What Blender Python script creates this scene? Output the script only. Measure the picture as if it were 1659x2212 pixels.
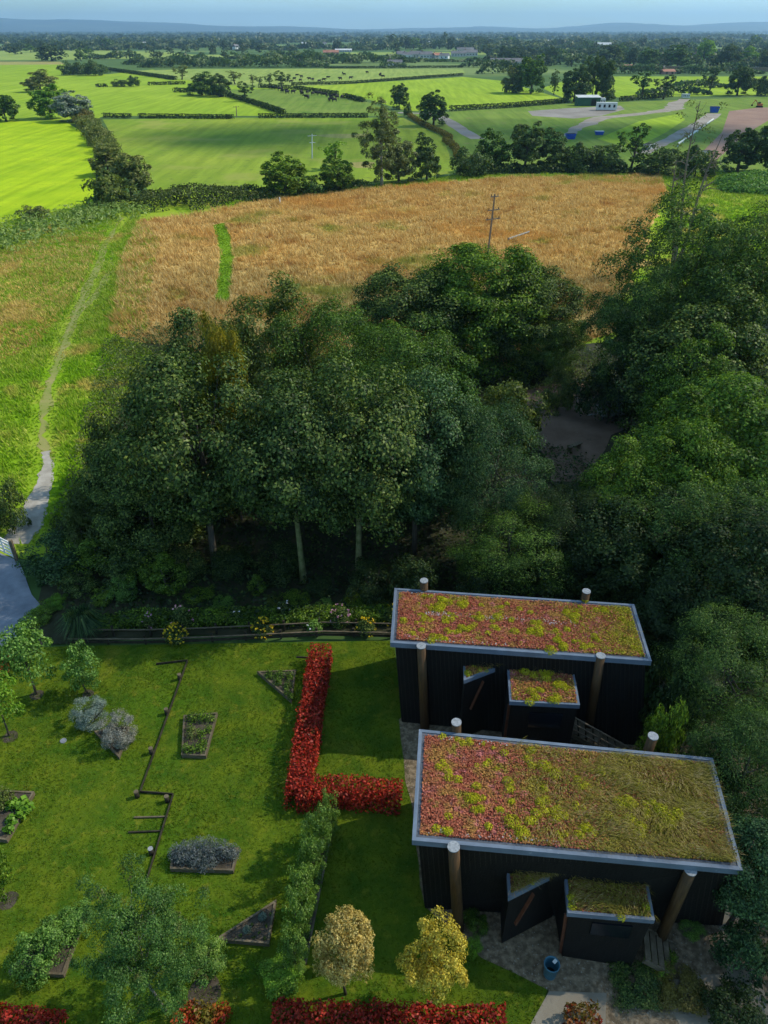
import bpy, math, random
import numpy as np
from mathutils import Vector, Matrix
R = math.radians
for o in list(bpy.data.objects): bpy.data.objects.remove(o)
SC = bpy.context.scene
COL = SC.collection

# ------------------------------------------------------------------ camera
F, CX, CY, HY, CAMH = 1600.0, 829.5, 1106.0, 66.0, 25.0     # measured on the 1659 x 2212 view of the photo
TH = math.atan((CY - HY) / F)
cd = bpy.data.cameras.new('camera'); cam = bpy.data.objects.new('camera', cd); COL.objects.link(cam)
cam.location = (0, 0, CAMH); cam.rotation_euler = (math.pi / 2 - TH, 0, 0)
cd.sensor_fit = 'VERTICAL'; cd.sensor_height = 36.0; cd.lens = 36.0 * F / 2212.0
cd.clip_start = 0.1; cd.clip_end = 60000
SC.camera = cam

# ------------------------------------------------------------------ light
SUN_EL, SUN_AZ = R(44), R(18)          # azimuth measured from +X towards +Y
sdir = Vector((math.cos(SUN_EL) * math.cos(SUN_AZ), math.cos(SUN_EL) * math.sin(SUN_AZ), math.sin(SUN_EL)))
w = bpy.data.worlds.new('World'); SC.world = w; w.use_nodes = True
nt = w.node_tree; nt.nodes.clear()
sky = nt.nodes.new('ShaderNodeTexSky'); sky.sky_type = 'NISHITA'; sky.sun_disc = False
sky.sun_elevation = SUN_EL; sky.sun_rotation = math.pi / 2 - SUN_AZ
sky.air_density = 1.0; sky.dust_density = 0.3; sky.ozone_density = 3.0; sky.altitude = 50
tc = nt.nodes.new('ShaderNodeTexCoord'); mp = nt.nodes.new('ShaderNodeMapping'); mp.inputs['Scale'].default_value = (3, 3, 22)
nz = nt.nodes.new('ShaderNodeTexNoise'); nz.inputs['Scale'].default_value = 2.2; nz.inputs['Detail'].default_value = 6
cr = nt.nodes.new('ShaderNodeMapRange'); cr.inputs['From Min'].default_value = .35; cr.inputs['From Max'].default_value = .75
cr.inputs['To Min'].default_value = .0; cr.inputs['To Max'].default_value = .65
tint = nt.nodes.new('ShaderNodeMix'); tint.data_type = 'RGBA'; tint.blend_type = 'MULTIPLY'
tint.inputs[0].default_value = 1.0; tint.inputs[7].default_value = (.66, .90, .96, 1)
mx = nt.nodes.new('ShaderNodeMix'); mx.data_type = 'RGBA'; mx.inputs[7].default_value = (4.6, 6.9, 8.2, 1)
bg = nt.nodes.new('ShaderNodeBackground'); bg.inputs[1].default_value = 0.125
out = nt.nodes.new('ShaderNodeOutputWorld')
L = nt.links.new
L(tc.outputs['Generated'], mp.inputs[0]); L(mp.outputs[0], nz.inputs[0]); L(nz.outputs[0], cr.inputs[0])
L(sky.outputs[0], tint.inputs[6]); L(tint.outputs[2], mx.inputs[6]); L(cr.outputs[0], mx.inputs[0])
L(mx.outputs[2], bg.inputs[0]); L(bg.outputs[0], out.inputs[0])
sl = bpy.data.lights.new('sun', 'SUN'); sl.energy = 3.9; sl.angle = R(0.6); sl.color = (1, .93, .76)
so = bpy.data.objects.new('sun', sl); COL.objects.link(so); so.location = (60, 20, 90)
so.rotation_euler = (-sdir).to_track_quat('-Z', 'Y').to_euler()
SC.view_settings.view_transform = 'Standard'; SC.view_settings.look = 'None'
SC.view_settings.exposure = 0.38; SC.view_settings.gamma = 1.0
SC.render.engine = 'CYCLES'
cy = SC.cycles
cy.max_bounces = 6; cy.diffuse_bounces = 2; cy.glossy_bounces = 2; cy.transmission_bounces = 3; cy.transparent_max_bounces = 12
cy.volume_bounces = 0; cy.use_denoising = True; cy.caustics_reflective = False; cy.caustics_refractive = False
cy.use_adaptive_sampling = True; cy.adaptive_threshold = 0.02

# ------------------------------------------------------------------ geometry helpers
def ray(px, py):
    x = (px - CX) / F; y = -(py - CY) / F
    return np.array([x, math.cos(TH) + y * math.sin(TH), -math.sin(TH) + y * math.cos(TH)])
def at(px, py, z=0.0):                       # where the sight line meets the height z
    d = ray(px, py); t = (z - CAMH) / d[2]
    return np.array([d[0] * t, d[1] * t, z])
def atY(px, py, Y):                          # where it meets the upright plane at distance Y
    d = ray(px, py); t = Y / d[1]
    return np.array([d[0] * t, Y, CAMH + d[2] * t])
def tag(o, label=None, cat=None, group=None, kind=None):
    if label: o['label'] = label
    if cat: o['category'] = cat
    if group: o['group'] = group
    if kind: o['kind'] = kind
    return o
def thing(name, label, cat, loc=(0, 0, 0), group=None, rotz=0, scale=None):
    o = bpy.data.objects.new(name, None); COL.objects.link(o)
    o.location = loc; o.rotation_euler = (0, 0, rotz); o.empty_display_size = .2
    if scale is not None: o.scale = scale
    return tag(o, label, cat, group)
def link(name, me, mat=None, parent=None):
    o = bpy.data.objects.new(name, me); COL.objects.link(o)
    if parent is not None: o.parent = parent
    if mat is not None:
        if len(me.materials) == 0: me.materials.append(mat)
        elif me.materials[0] is not mat:
            o.material_slots[0].link = 'OBJECT'; o.material_slots[0].material = mat
    return o
def np_mesh(name, V, Fs, smooth=False):
    """V (n,3); Fs (m,k) one polygon size"""
    V = np.asarray(V, np.float32); Fs = np.asarray(Fs, np.int32)
    me = bpy.data.meshes.new(name)
    me.vertices.add(len(V)); me.vertices.foreach_set('co', V.ravel())
    m, k = Fs.shape
    me.loops.add(m * k); me.loops.foreach_set('vertex_index', Fs.ravel())
    me.polygons.add(m); me.polygons.foreach_set('loop_start', np.arange(0, m * k, k, dtype=np.int32))
    if smooth: me.polygons.foreach_set('use_smooth', np.ones(m, bool))
    me.update(calc_edges=True)
    return me
class MB:                                    # collects boxes, tubes and prisms into one mesh
    def __init__(s): s.v = []; s.f = []
    def add(s, V, Fs):
        b = len(s.v); s.v += [tuple(map(float, p)) for p in V]; s.f += [tuple(i + b for i in f) for f in Fs]; return s
    def box(s, c, d, rz=0.0):
        cx, cy_, cz = c; dx, dy, dz = d[0] / 2, d[1] / 2, d[2] / 2; ca, sa = math.cos(rz), math.sin(rz)
        P = [(x * dx, y * dy, z * dz) for z in (-1, 1) for x, y in ((-1, -1), (1, -1), (1, 1), (-1, 1))]
        P = [(cx + x * ca - y * sa, cy_ + x * sa + y * ca, cz + z) for x, y, z in P]
        return s.add(P, [(3, 2, 1, 0), (4, 5, 6, 7), (0, 1, 5, 4), (1, 2, 6, 5), (2, 3, 7, 6), (3, 0, 4, 7)])
    def prism(s, bot, top):                  # two loops of points, same count
        n = len(bot)
        return s.add(list(bot) + list(top), [tuple(range(n - 1, -1, -1)), tuple(range(n, 2 * n))] +
                     [(i, (i + 1) % n, n + (i + 1) % n, n + i) for i in range(n)])
    def tube(s, pts, rad, n=8, cap=True):
        pts = [np.array(p, float) for p in pts]
        if np.isscalar(rad): rad = [rad] * len(pts)
        rings = []
        for i, p in enumerate(pts):
            d = pts[min(i + 1, len(pts) - 1)] - pts[max(i - 1, 0)]; d = d / (np.linalg.norm(d) + 1e-9)
            a = np.array([1, 0, 0]) if abs(d[0]) < .7 else np.array([0, 1, 0])
            u = np.cross(d, a); u /= np.linalg.norm(u); v = np.cross(d, u)
            rings.append([p + rad[i] * (math.cos(t) * u + math.sin(t) * v) for t in np.linspace(0, 2 * math.pi, n, endpoint=False)])
        V = [q for r in rings for q in r]; Fs = []
        for i in range(len(pts) - 1):
            for j in range(n):
                Fs.append((i * n + j, i * n + (j + 1) % n, (i + 1) * n + (j + 1) % n, (i + 1) * n + j))
        if cap: Fs += [tuple(range(n - 1, -1, -1)), tuple((len(pts) - 1) * n + j for j in range(n))]
        return s.add(V, Fs)
    def beam(s, a, b, wd, ht):               # box from a to b
        a = np.array(a, float); b = np.array(b, float); d = b - a; Ln = np.linalg.norm(d); d /= Ln
        up = np.array([0, 0, 1.0]) if abs(d[2]) < .95 else np.array([1.0, 0, 0])
        sd = np.cross(d, up); sd /= np.linalg.norm(sd); u = np.cross(sd, d)
        q = lambda p: [p - sd * wd / 2 - u * ht / 2, p + sd * wd / 2 - u * ht / 2, p + sd * wd / 2 + u * ht / 2, p - sd * wd / 2 + u * ht / 2]
        return s.prism(q(a), q(b))
    def mesh(s, name, smooth=False):
        me = bpy.data.meshes.new(name); me.from_pydata(s.v, [], s.f); me.update()
        if smooth:
            for p in me.polygons: p.use_smooth = True
        return me
    def build(s, name, mat, parent=None, smooth=False): return link(name, s.mesh(name, smooth), mat, parent)

# ------------------------------------------------------------------ materials
def new_mat(name):
    m = bpy.data.materials.new(name); m.use_nodes = True; m.node_tree.nodes.clear(); return m, m.node_tree.nodes, m.node_tree.links.new
def ramp(N, stops):
    r = N.new('ShaderNodeValToRGB'); e = r.color_ramp.elements
    while len(e) < len(stops): e.new(0.5)
    for el, (p, c) in zip(e, stops): el.position = p; el.color = (*c, 1)
    return r
def noise(N, Lk, scale, detail=4, src='Position', vec=None, rough=.6, stretch=None):
    n = N.new('ShaderNodeTexNoise'); n.inputs['Scale'].default_value = scale; n.inputs['Detail'].default_value = detail; n.inputs['Roughness'].default_value = rough
    g = N.new('ShaderNodeNewGeometry') if src == 'Position' else N.new('ShaderNodeTexCoord')
    o = g.outputs['Position' if src == 'Position' else 'Object']
    if stretch:
        mpp = N.new('ShaderNodeMapping'); mpp.inputs['Scale'].default_value = stretch; mpp.inputs['Rotation'].default_value = (0, 0, stretch[3] if len(stretch) > 3 else 0) if False else (0, 0, 0)
        Lk(o, mpp.inputs[0]); o = mpp.outputs[0]
    Lk(o, n.inputs['Vector']); return n.outputs[0]
def mixc(N, Lk, f, a, b, mode='MIX'):
    m = N.new('ShaderNodeMix'); m.data_type = 'RGBA'; m.blend_type = mode
    for sock, v in ((0, f), (6, a), (7, b)):
        if isinstance(v, bpy.types.NodeSocket): Lk(v, m.inputs[sock])
        elif sock == 0: m.inputs[0].default_value = v
        else: m.inputs[sock].default_value = (*v, 1)
    return m.outputs[2]
def leaf_mat(name, dark, mid, light, trans=.3, clump=1.1, gloss=.015, hue=None):
    m, N, K = new_mat(name)
    g = N.new('ShaderNodeNewGeometry'); r = ramp(N, [(0, dark), (.5, mid), (1, light)])
    K(g.outputs['Random Per Island'], r.inputs[0]); c = r.outputs[0]
    nn = noise(N, K, clump, 3); rr = ramp(N, [(.3, (.55, .6, .6)), (.5, (1, 1, 1)), (.72, (1.3, 1.25, 1.0))]); K(nn, rr.inputs[0])
    c = mixc(N, K, 1.0, c, rr.outputs[0], 'MULTIPLY')
    oi = N.new('ShaderNodeObjectInfo'); r2 = ramp(N, [(0, (.8, .85, .85)), (1, (1.15, 1.1, 1.0))]); K(oi.outputs['Random'], r2.inputs[0])
    c = mixc(N, K, 1.0, c, r2.outputs[0], 'MULTIPLY')
    if hue:
        n3 = noise(N, K, hue[0], 3); r3 = ramp(N, [(hue[1], (0, 0, 0)), (hue[1] + .12, (1, 1, 1))]); K(n3, r3.inputs[0])
        c = mixc(N, K, r3.outputs[0], c, hue[2])
    d = N.new('ShaderNodeBsdfDiffuse'); t = N.new('ShaderNodeBsdfTranslucent'); gl = N.new('ShaderNodeBsdfGlossy'); gl.inputs['Roughness'].default_value = .45
    K(c, d.inputs[0]); tcx = mixc(N, K, 1.0, c, (1.3, 1.35, .6), 'MULTIPLY'); K(tcx, t.inputs[0])
    a = N.new('ShaderNodeMixShader'); a.inputs[0].default_value = trans; K(d.outputs[0], a.inputs[1]); K(t.outputs[0], a.inputs[2])
    b = N.new('ShaderNodeMixShader'); b.inputs[0].default_value = gloss; K(a.outputs[0], b.inputs[1]); K(gl.outputs[0], b.inputs[2])
    o = N.new('ShaderNodeOutputMaterial'); K(b.outputs[0], o.inputs[0]); return m
def surf_mat(name, c1, c2, scale=1.0, rough=.85, detail=6, bump=.0, bscale=20, spots=None, stretch=None, lo=.35, hi=.68, spec=.3, streak=0, src='Position'):
    m, N, K = new_mat(name)
    nn = noise(N, K, scale, detail, src=src, stretch=stretch); r = ramp(N, [(lo, c1), (hi, c2)]); K(nn, r.inputs[0]); c = r.outputs[0]
    if streak:
        n4 = noise(N, K, streak, 4, src=src, stretch=(1, .05, 1)); r4 = ramp(N, [(.38, (.82, .84, .80)), (.62, (1.14, 1.10, 1.12))]); K(n4, r4.inputs[0]); c = mixc(N, K, 1.0, c, r4.outputs[0], 'MULTIPLY')
    for (sc, p, wd, col) in (spots or []):
        n2 = noise(N, K, sc, 5, src=src); r2 = ramp(N, [(p, (0, 0, 0)), (p + wd, (1, 1, 1))]); K(n2, r2.inputs[0])
        c = mixc(N, K, r2.outputs[0], c, col)
    p = N.new('ShaderNodeBsdfPrincipled'); K(c, p.inputs['Base Color']); p.inputs['Roughness'].default_value = rough
    p.inputs['Specular IOR Level'].default_value = spec
    if bump:
        b = N.new('ShaderNodeBump'); b.inputs['Strength'].default_value = bump; b.inputs['Distance'].default_value = .05
        K(noise(N, K, bscale, 4, src=src), b.inputs['Height']); K(b.outputs[0], p.inputs['Normal'])
    o = N.new('ShaderNodeOutputMaterial'); K(p.outputs[0], o.inputs[0]); return m

M = {}
M['lawn'] = surf_mat('lawn_turf', (0.036, 0.093, 0.005), (0.127, 0.168, 0.008), .8, .9, 12, .5, 45,
                     spots=[(.16, .52, .2, (0.064, 0.140, 0.006)), (1.9, .56, .14, (0.161, 0.181, 0.014)), (5.5, .58, .12, (0.041, 0.093, 0.005)), (.33, .62, .14, (0.167, 0.166, 0.018)), (22, .60, .10, (0.161, 0.194, 0.030))], lo=.34, hi=.66, spec=.1)
M['country'] = surf_mat('countryside', (.05, .10, .03), (.10, .16, .045), .004, .95, 6, spots=[(.0022, .52, .06, (.16, .22, .07)), (.003, .58, .05, (.05, .10, .04))], spec=.05)
def field(name, c1, c2, sc=.03, spots=None, **k): M[name] = surf_mat(name, c1, c2, sc, .95, 8, .3, 3, spots=spots, spec=.05, streak=.45, **k)
field('field_bright', (.24, .37, .008), (.34, .45, .012), .12, [(.9, .60, .08, (.17, .30, .01)), (.045, .56, .1, (.29, .41, .01))])
field('field_mid', (.155, .245, .022), (.24, .30, .034), .03, [(.5, .56, .12, (.13, .18, .03)), (.05, .54, .12, (.24, .27, .05)), (1.5, .62, .08, (.22, .25, .06))])
field('field_lime', (.20, .31, .018), (.27, .37, .03), .015, [(.2, .62, .1, (.17, .33, .02))])
field('field_pale', (.20, .28, .06), (.26, .32, .08), .02, [(.3, .60, .1, (.15, .25, .05))])
field('field_green', (.115, .195, .028), (.17, .235, .042), .03, [(.3, .58, .1, (.17, .18, .06)), (.08, .60, .1, (.09, .17, .02))])
field('field_dull', (.09, .14, .035), (.15, .19, .055), .05, [(.12, .58, .1, (.17, .15, .08))])
field('field_straw', (.30, .25, .09), (.25, .28, .08), .03)
M['soil_track'] = surf_mat('gravel_track', (.20, .165, .13), (.30, .27, .24), .15, .95, 6, spots=[(.5, .6, .1, (.15, .15, .08))])
M['bare_soil'] = surf_mat('bare_soil', (.20, .115, .085), (.27, .17, .125), .08, .95, 8, spots=[(.3, .60, .1, (.16, .09, .06))])
M['yard'] = surf_mat('yard_gravel', (.17, .15, .13), (.27, .25, .23), .08, .95, 8)
M['asphalt'] = surf_mat('driveway_gravel', (.15, .165, .20), (.27, .285, .33), .8, .9, 10, .3, 20, spots=[(6, .62, .1, (.22, .23, .25)), (.25, .6, .1, (.12, .13, .16))])
M['path_dirt'] = surf_mat('worn_path', (.17, .21, .035), (.27, .24, .085), .5, .95, 8, .3, 12)
M['path_gravel'] = surf_mat('stone_dust_path', (.26, .235, .20), (.38, .35, .31), 1.2, .95, 8, .3, 20)
M['mown'] = surf_mat('mown_grass', (.13, .25, .008), (.19, .31, .012), .8, .9, 8, .3, 10, spec=.1)
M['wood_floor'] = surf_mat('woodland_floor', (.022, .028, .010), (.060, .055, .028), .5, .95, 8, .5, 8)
M['clearing'] = surf_mat('clearing_earth', (.13, .082, .055), (.22, .145, .105), .5, .95, 10, .4, 12, spots=[(.9, .62, .1, (.06, .055, .03)), (5, .68, .05, (.22, .18, .15))])
M['gravel'] = surf_mat('pea_gravel', (.13, .095, .058), (.30, .225, .145), 5, .95, 8, .6, 25, spots=[(14, .62, .05, (.34, .31, .26)), (.6, .62, .1, (.09, .08, .045))], lo=.42, hi=.62)
M['concrete'] = surf_mat('pale_concrete', (.24, .20, .15), (.32, .28, .22), 1.0, .9, 10, .15, 30, spots=[(9, .66, .06, (.18, .15, .11))])
M['soil'] = surf_mat('bed_soil', (.045, .036, .026), (.10, .08, .06), 3, .95, 8, .6, 20, spots=[(18, .64, .05, (.16, .13, .10))])
M['timber'] = surf_mat('weathered_timber', (.085, .066, .040), (.19, .15, .10), 4, .8, 8, .3, 30, stretch=(1, 1, 6))
M['dark_timber'] = surf_mat('dark_timber', (.022, .019, .012), (.055, .045, .03), 4, .8, 8, .3, 30)
M['pole_wood'] = surf_mat('pole_wood', (.16, .12, .085), (.24, .19, .14), 3, .85, 6)
M['post_wood'] = surf_mat('stained_log', (.055, .028, .010), (.12, .062, .022), 3, .6, 8, .2, 30, stretch=(6, 6, .5))
M['post_top'] = surf_mat('sawn_log_end', (.20, .21, .225), (.42, .43, .45), 14, .6, 8, spots=[(30, .6, .06, (.3, .3, .32))])
M['black_wood'] = surf_mat('black_boards', (.005, .0042, .0036), (.016, .013, .011), 3, .7, 8, .4, 20, stretch=(9, 9, .35), spec=.25)
M['batten'] = surf_mat('black_battens', (.012, .010, .008), (.034, .027, .021), 4, .7, 8, .4, 20, stretch=(9, 9, .35), spec=.3)
M['fascia'] = surf_mat('slate_blue_metal', (.115, .145, .195), (.17, .21, .275), 1.5, .45, 6, spots=[(6, .66, .05, (.28, .31, .36))], spec=.5)
M['liner'] = surf_mat('dark_upstand', (.07, .08, .10), (.11, .12, .15), 4, .7)
M['glass'] = surf_mat('dark_glass', (.006, .008, .012), (.012, .015, .022), 1, .12, spec=.6)
M['redwood'] = surf_mat('red_brown_wood', (.10, .035, .018), (.17, .06, .03), 5, .7)
M['white'] = surf_mat('white_paint', (.62, .62, .60), (.78, .78, .76), .8, .6)
M['render'] = surf_mat('pale_house_render', (.50, .47, .42), (.62, .60, .55), .1, .9)
M['slate'] = surf_mat('slate_roof', (.10, .10, .115), (.17, .165, .175), .2, .8)
M['tile'] = surf_mat('clay_roof', (.28, .12, .08), (.36, .18, .12), .2, .85)
M['brick'] = surf_mat('pink_brick', (.34, .18, .13), (.44, .26, .20), .3, .9)
M['shed_green'] = surf_mat('green_sheet', (.02, .075, .04), (.03, .10, .055), .4, .6)
M['tin'] = surf_mat('galvanised_sheet', (.42, .44, .45), (.60, .62, .63), .5, .5)
M['blue'] = surf_mat('blue_paint', (.012, .06, .34), (.02, .09, .45), 1, .5)
M['teal'] = surf_mat('teal_tub', (.035, .13, .19), (.06, .19, .26), 4, .35, spec=.5)
M['black'] = surf_mat('black_hide', (.008, .007, .006), (.02, .017, .015), 2, .8)
M['bark'] = surf_mat('bark', (.06, .048, .034), (.13, .11, .08), 4, .9, 6, .5, 20, stretch=(3, 3, .6))
M['bark_pale'] = surf_mat('pale_bark', (.16, .14, .11), (.40, .38, .34), 6, .8, 6, spots=[(9, .6, .05, (.06, .05, .04))])
M['ivy_bark'] = surf_mat('mossy_bark', (.10, .12, .035), (.24, .24, .11), 3, .9, 6, .5, 20)
M['orange'] = surf_mat('orange_paint', (.45, .12, .04), (.5, .15, .05), 1, .6)
M['hill'] = surf_mat('wooded_hills', (.030, .052, .042), (.062, .09, .06), .0022, .95, 10, spots=[(.0016, .58, .08, (.09, .12, .07))])
# foliage
def lf(name, d, m, l, **k): M[name] = leaf_mat(name, d, m, l, **k)
lf('leaf_syc', (0.016, 0.033, 0.010), (0.058, 0.112, 0.026), (0.199, 0.251, 0.062), trans=.22)
lf('leaf_blue', (0.015, 0.037, 0.016), (0.048, 0.108, 0.039), (0.144, 0.235, 0.086), trans=.2)
lf('leaf_fine', (0.019, 0.046, 0.010), (0.066, 0.139, 0.024), (0.173, 0.287, 0.046), trans=.25)
lf('leaf_olive', (0.053, 0.083, 0.018), (0.112, 0.158, 0.033), (0.195, 0.225, 0.053), trans=.3)
lf('leaf_yellow', (.10, .12, .010), (.22, .20, .015), (.36, .28, .02), trans=.3)
lf('leaf_green', (0.030, 0.067, 0.009), (0.102, 0.198, 0.020), (0.266, 0.380, 0.047), trans=.3)
lf('leaf_ash', (0.019, 0.049, 0.013), (0.067, 0.137, 0.031), (0.177, 0.271, 0.059), trans=.25, hue=(.5, .60, (.10, .10, .05)))
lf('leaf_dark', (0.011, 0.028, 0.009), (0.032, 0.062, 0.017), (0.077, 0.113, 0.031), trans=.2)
lf('leaf_lime', (0.081, 0.184, 0.014), (0.149, 0.299, 0.025), (0.241, 0.391, 0.052), trans=.3)
lf('leaf_fresh', (0.053, 0.132, 0.022), (0.129, 0.261, 0.048), (0.263, 0.431, 0.105), trans=.3)
lf('leaf_silver', (0.110, 0.154, 0.121), (0.220, 0.275, 0.220), (0.396, 0.440, 0.374), trans=.2)
lf('leaf_bluegrey', (.09, .14, .13), (.17, .23, .22), (.30, .36, .35), trans=.15, clump=3)
lf('leaf_purplegrey', (.11, .12, .11), (.20, .21, .20), (.33, .33, .32), trans=.15, clump=3)
lf('leaf_birch', (0.034, 0.088, 0.022), (0.076, 0.169, 0.038), (0.141, 0.240, 0.062), trans=.3, hue=(1.3, .60, (.12, .075, .028)))
lf('leaf_brown', (0.084, 0.077, 0.017), (0.154, 0.133, 0.031), (0.238, 0.196, 0.056), trans=.25)
lf('leaf_bronze', (0.070, 0.100, 0.029), (0.159, 0.190, 0.050), (0.293, 0.294, 0.090), trans=.25)
lf('leaf_willow', (0.094, 0.119, 0.037), (0.175, 0.206, 0.069), (0.275, 0.300, 0.125), trans=.3)
lf('leaf_gold', (0.278, 0.216, 0.032), (0.632, 0.481, 0.057), (0.911, 0.759, 0.152), trans=.25, clump=4)
lf('leaf_peach', (0.329, 0.212, 0.052), (0.695, 0.476, 0.134), (0.950, 0.741, 0.299), trans=.25, clump=4)
lf('leaf_red', (0.101, 0.010, 0.006), (0.390, 0.024, 0.015), (0.587, 0.072, 0.041), trans=.2, clump=3.5, hue=(3.2, .60, (.20, .10, .03)))
lf('leaf_redmix', (.14, .01, .006), (.30, .03, .015), (.38, .14, .03), trans=.2, clump=3, hue=(1.0, .50, (.16, .13, .02)))
lf('leaf_lavender', (0.058, 0.078, 0.072), (0.111, 0.137, 0.137), (0.195, 0.208, 0.247), trans=.15, clump=4)
lf('leaf_hedge', (0.029, 0.049, 0.013), (0.058, 0.085, 0.023), (0.104, 0.130, 0.039), trans=.2)
lf('leaf_scrub', (.045, .075, .018), (.085, .125, .03), (.14, .18, .05), trans=.25, hue=(.25, .62, (.14, .11, .04)))
lf('leaf_field', (.030, .060, .018), (.065, .115, .030), (.120, .180, .055), trans=.25)
lf('leaf_row', (.075, .155, .025), (.15, .27, .05), (.28, .40, .11), trans=.35)
lf('leaf_far', (0.025, 0.054, 0.019), (0.053, 0.089, 0.030), (0.100, 0.137, 0.045), trans=.2, clump=.06)
lf('leaf_reed', (.11, .19, .04), (.17, .26, .07), (.26, .34, .12), trans=.25)
lf('leaf_white', (.4, .4, .4), (.6, .55, .6), (.8, .78, .8), trans=.1)
lf('leaf_pink', (.4, .12, .22), (.55, .25, .36), (.7, .45, .52), trans=.1)
lf('leaf_flower', (.45, .28, .01), (.62, .42, .01), (.75, .55, .03), trans=.1)

def meadow_mat(name, kind):
    m, N, K = new_mat(name)
    g = N.new('ShaderNodeNewGeometry')
    if kind == 'gold': stops = [(.0, (.34, .19, .05)), (.35, (.55, .345, .11)), (.7, (.72, .50, .18)), (1, (.85, .66, .30))]
    else: stops = [(.0, (.15, .28, .015)), (.4, (.25, .39, .025)), (.8, (.38, .45, .055)), (1, (.60, .55, .15))]
    r = ramp(N, stops); K(g.outputs['Random Per Island'], r.inputs[0]); c = r.outputs[0]
    if kind == 'gold':
        layers = [(.05, .50, .14, (.62, .34, .09)), (.16, .54, .1, (.44, .22, .06)), (.08, .57, .09, (.36, .38, .07)), (.03, .56, .08, (.78, .56, .17)), (.35, .66, .05, (.28, .075, .025)), (.06, .62, .08, (.62, .46, .15))]
    else:
        layers = [(.06, .50, .12, (.20, .38, .012)), (.11, .56, .08, (.58, .43, .12)), (.3, .62, .08, (.45, .36, .09)), (.5, .66, .06, (.12, .25, .02))]
    for sc, p, wd, col in layers:
        nn = noise(N, K, sc, 5); rr = ramp(N, [(p, (0, 0, 0)), (p + wd, (.8, .8, .8))]); K(nn, rr.inputs[0]); c = mixc(N, K, rr.outputs[0], c, col)
    d = N.new('ShaderNodeBsdfDiffuse'); t = N.new('ShaderNodeBsdfTranslucent'); K(c, d.inputs[0]); K(c, t.inputs[0])
    a = N.new('ShaderNodeMixShader'); a.inputs[0].default_value = .25; K(d.outputs[0], a.inputs[1]); K(t.outputs[0], a.inputs[2])
    o = N.new('ShaderNodeOutputMaterial'); K(a.outputs[0], o.inputs[0]); return m
M['meadow_gold'] = meadow_mat('dry_meadow_grass', 'gold')
M['meadow_green'] = meadow_mat('rough_meadow_grass', 'green')

# ------------------------------------------------------------------ leaf clouds
def unit(v): return v / (np.linalg.norm(v, axis=-1, keepdims=True) + 1e-9)
def leaves(P, Nn, size, rng, jit=.7, aspect=.6, droop=0.0):
    n = len(P); Nn = unit(Nn + rng.normal(0, jit, (n, 3)))
    T = unit(np.cross(Nn, rng.normal(0, 1, (n, 3)))); T[:, 2] -= droop; T = unit(T); B = np.cross(Nn, T)
    s = (size * rng.uniform(.65, 1.35, n))[:, None]
    fold = Nn * s * .16
    V = np.stack([P - T * s * .5, P + B * s * .5 * aspect + fold, P + T * s * .5, P - B * s * .5 * aspect + fold], 1)
    return V.reshape(-1, 3)
def quads(V): return np.arange(len(V), dtype=np.int32).reshape(-1, 4)
def blob_leaves(C, r, n, size, rng, flat=.75, up=.25, **k):
    """leaves on the outer, upper skin of a clump"""
    D = unit(rng.normal(0, 1, (n, 3))); D[:, 2] = np.where(D[:, 2] < -.35, -D[:, 2], D[:, 2])
    rad = r * rng.uniform(.55, 1.08, (n, 1)); P = C + D * rad * np.array([1, 1, flat])
    return leaves(P, D + np.array([0, 0, up]), size, rng, **k)
def crown_mesh(name, seed, H, r, base, clumps, per, size, cl=.27, lob=.22, flat=.75, inner=.35, top=1.0, aspect=.6, jit=.6, droop=0.0, sparse=0.0, skirt=0.0):
    rng = np.random.default_rng(seed); cz = (H + base) / 2; rz = (H - base) / 2
    D = unit(rng.normal(0, 1, (clumps, 3)))
    ph = rng.uniform(0, 6.28, 6)
    lobe = 1 + lob * (np.sin(3 * D[:, 0] * 2 + ph[0]) * np.sin(3 * D[:, 1] * 2 + ph[1]) + .6 * np.sin(7 * D[:, 2] + ph[2] + 3 * D[:, 0]))
    rad = np.where(rng.random(clumps) < inner, rng.uniform(.25, .7, clumps), rng.uniform(.74, .95, clumps)) * lobe
    wz = 1.0 - (1 - top) * np.clip(D[:, 2], 0, 1) - .15 * np.clip(-D[:, 2], 0, 1)
    if skirt:
        hx = np.linalg.norm(D[:, :2], axis=1) + 1e-6; lowr = np.where(D[:, 2] < 0, hx * (1 - skirt) + skirt * (.80 + .2 * hx), hx); D[:, :2] *= (lowr / hx)[:, None]
    C = np.stack([D[:, 0] * rad * r * wz, D[:, 1] * rad * r * wz, cz + D[:, 2] * rad * rz], 1)
    out = []
    for i in range(clumps):
        if sparse and rng.random() < sparse: continue
        cr_ = cl * r * rng.uniform(.6, 1.25)
        O = unit((C[i] - np.array([0, 0, cz - rz * .3])) / np.array([r, r, rz]))
        n = int(per * rng.uniform(.6, 1.3))
        Dn = unit(rng.normal(0, 1, (n, 3)) + O * .6 + np.array([0, 0, .25])); P = C[i] + Dn * cr_ * rng.uniform(.5, 1.08, (n, 1)) * np.array([1, 1, flat])
        out.append(leaves(P, Dn + O * .35 + np.array([0, 0, .3]), size, rng, jit=jit, aspect=aspect, droop=droop))
    V = np.concatenate(out); V[:, 2] = np.maximum(V[:, 2], .04 * H if base < .1 * H else base * .55)
    k = H / max(V[:, 2].max(), 1e-6); V[:, 2] *= k
    me = np_mesh(name, V, quads(V)); return me, C
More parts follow.
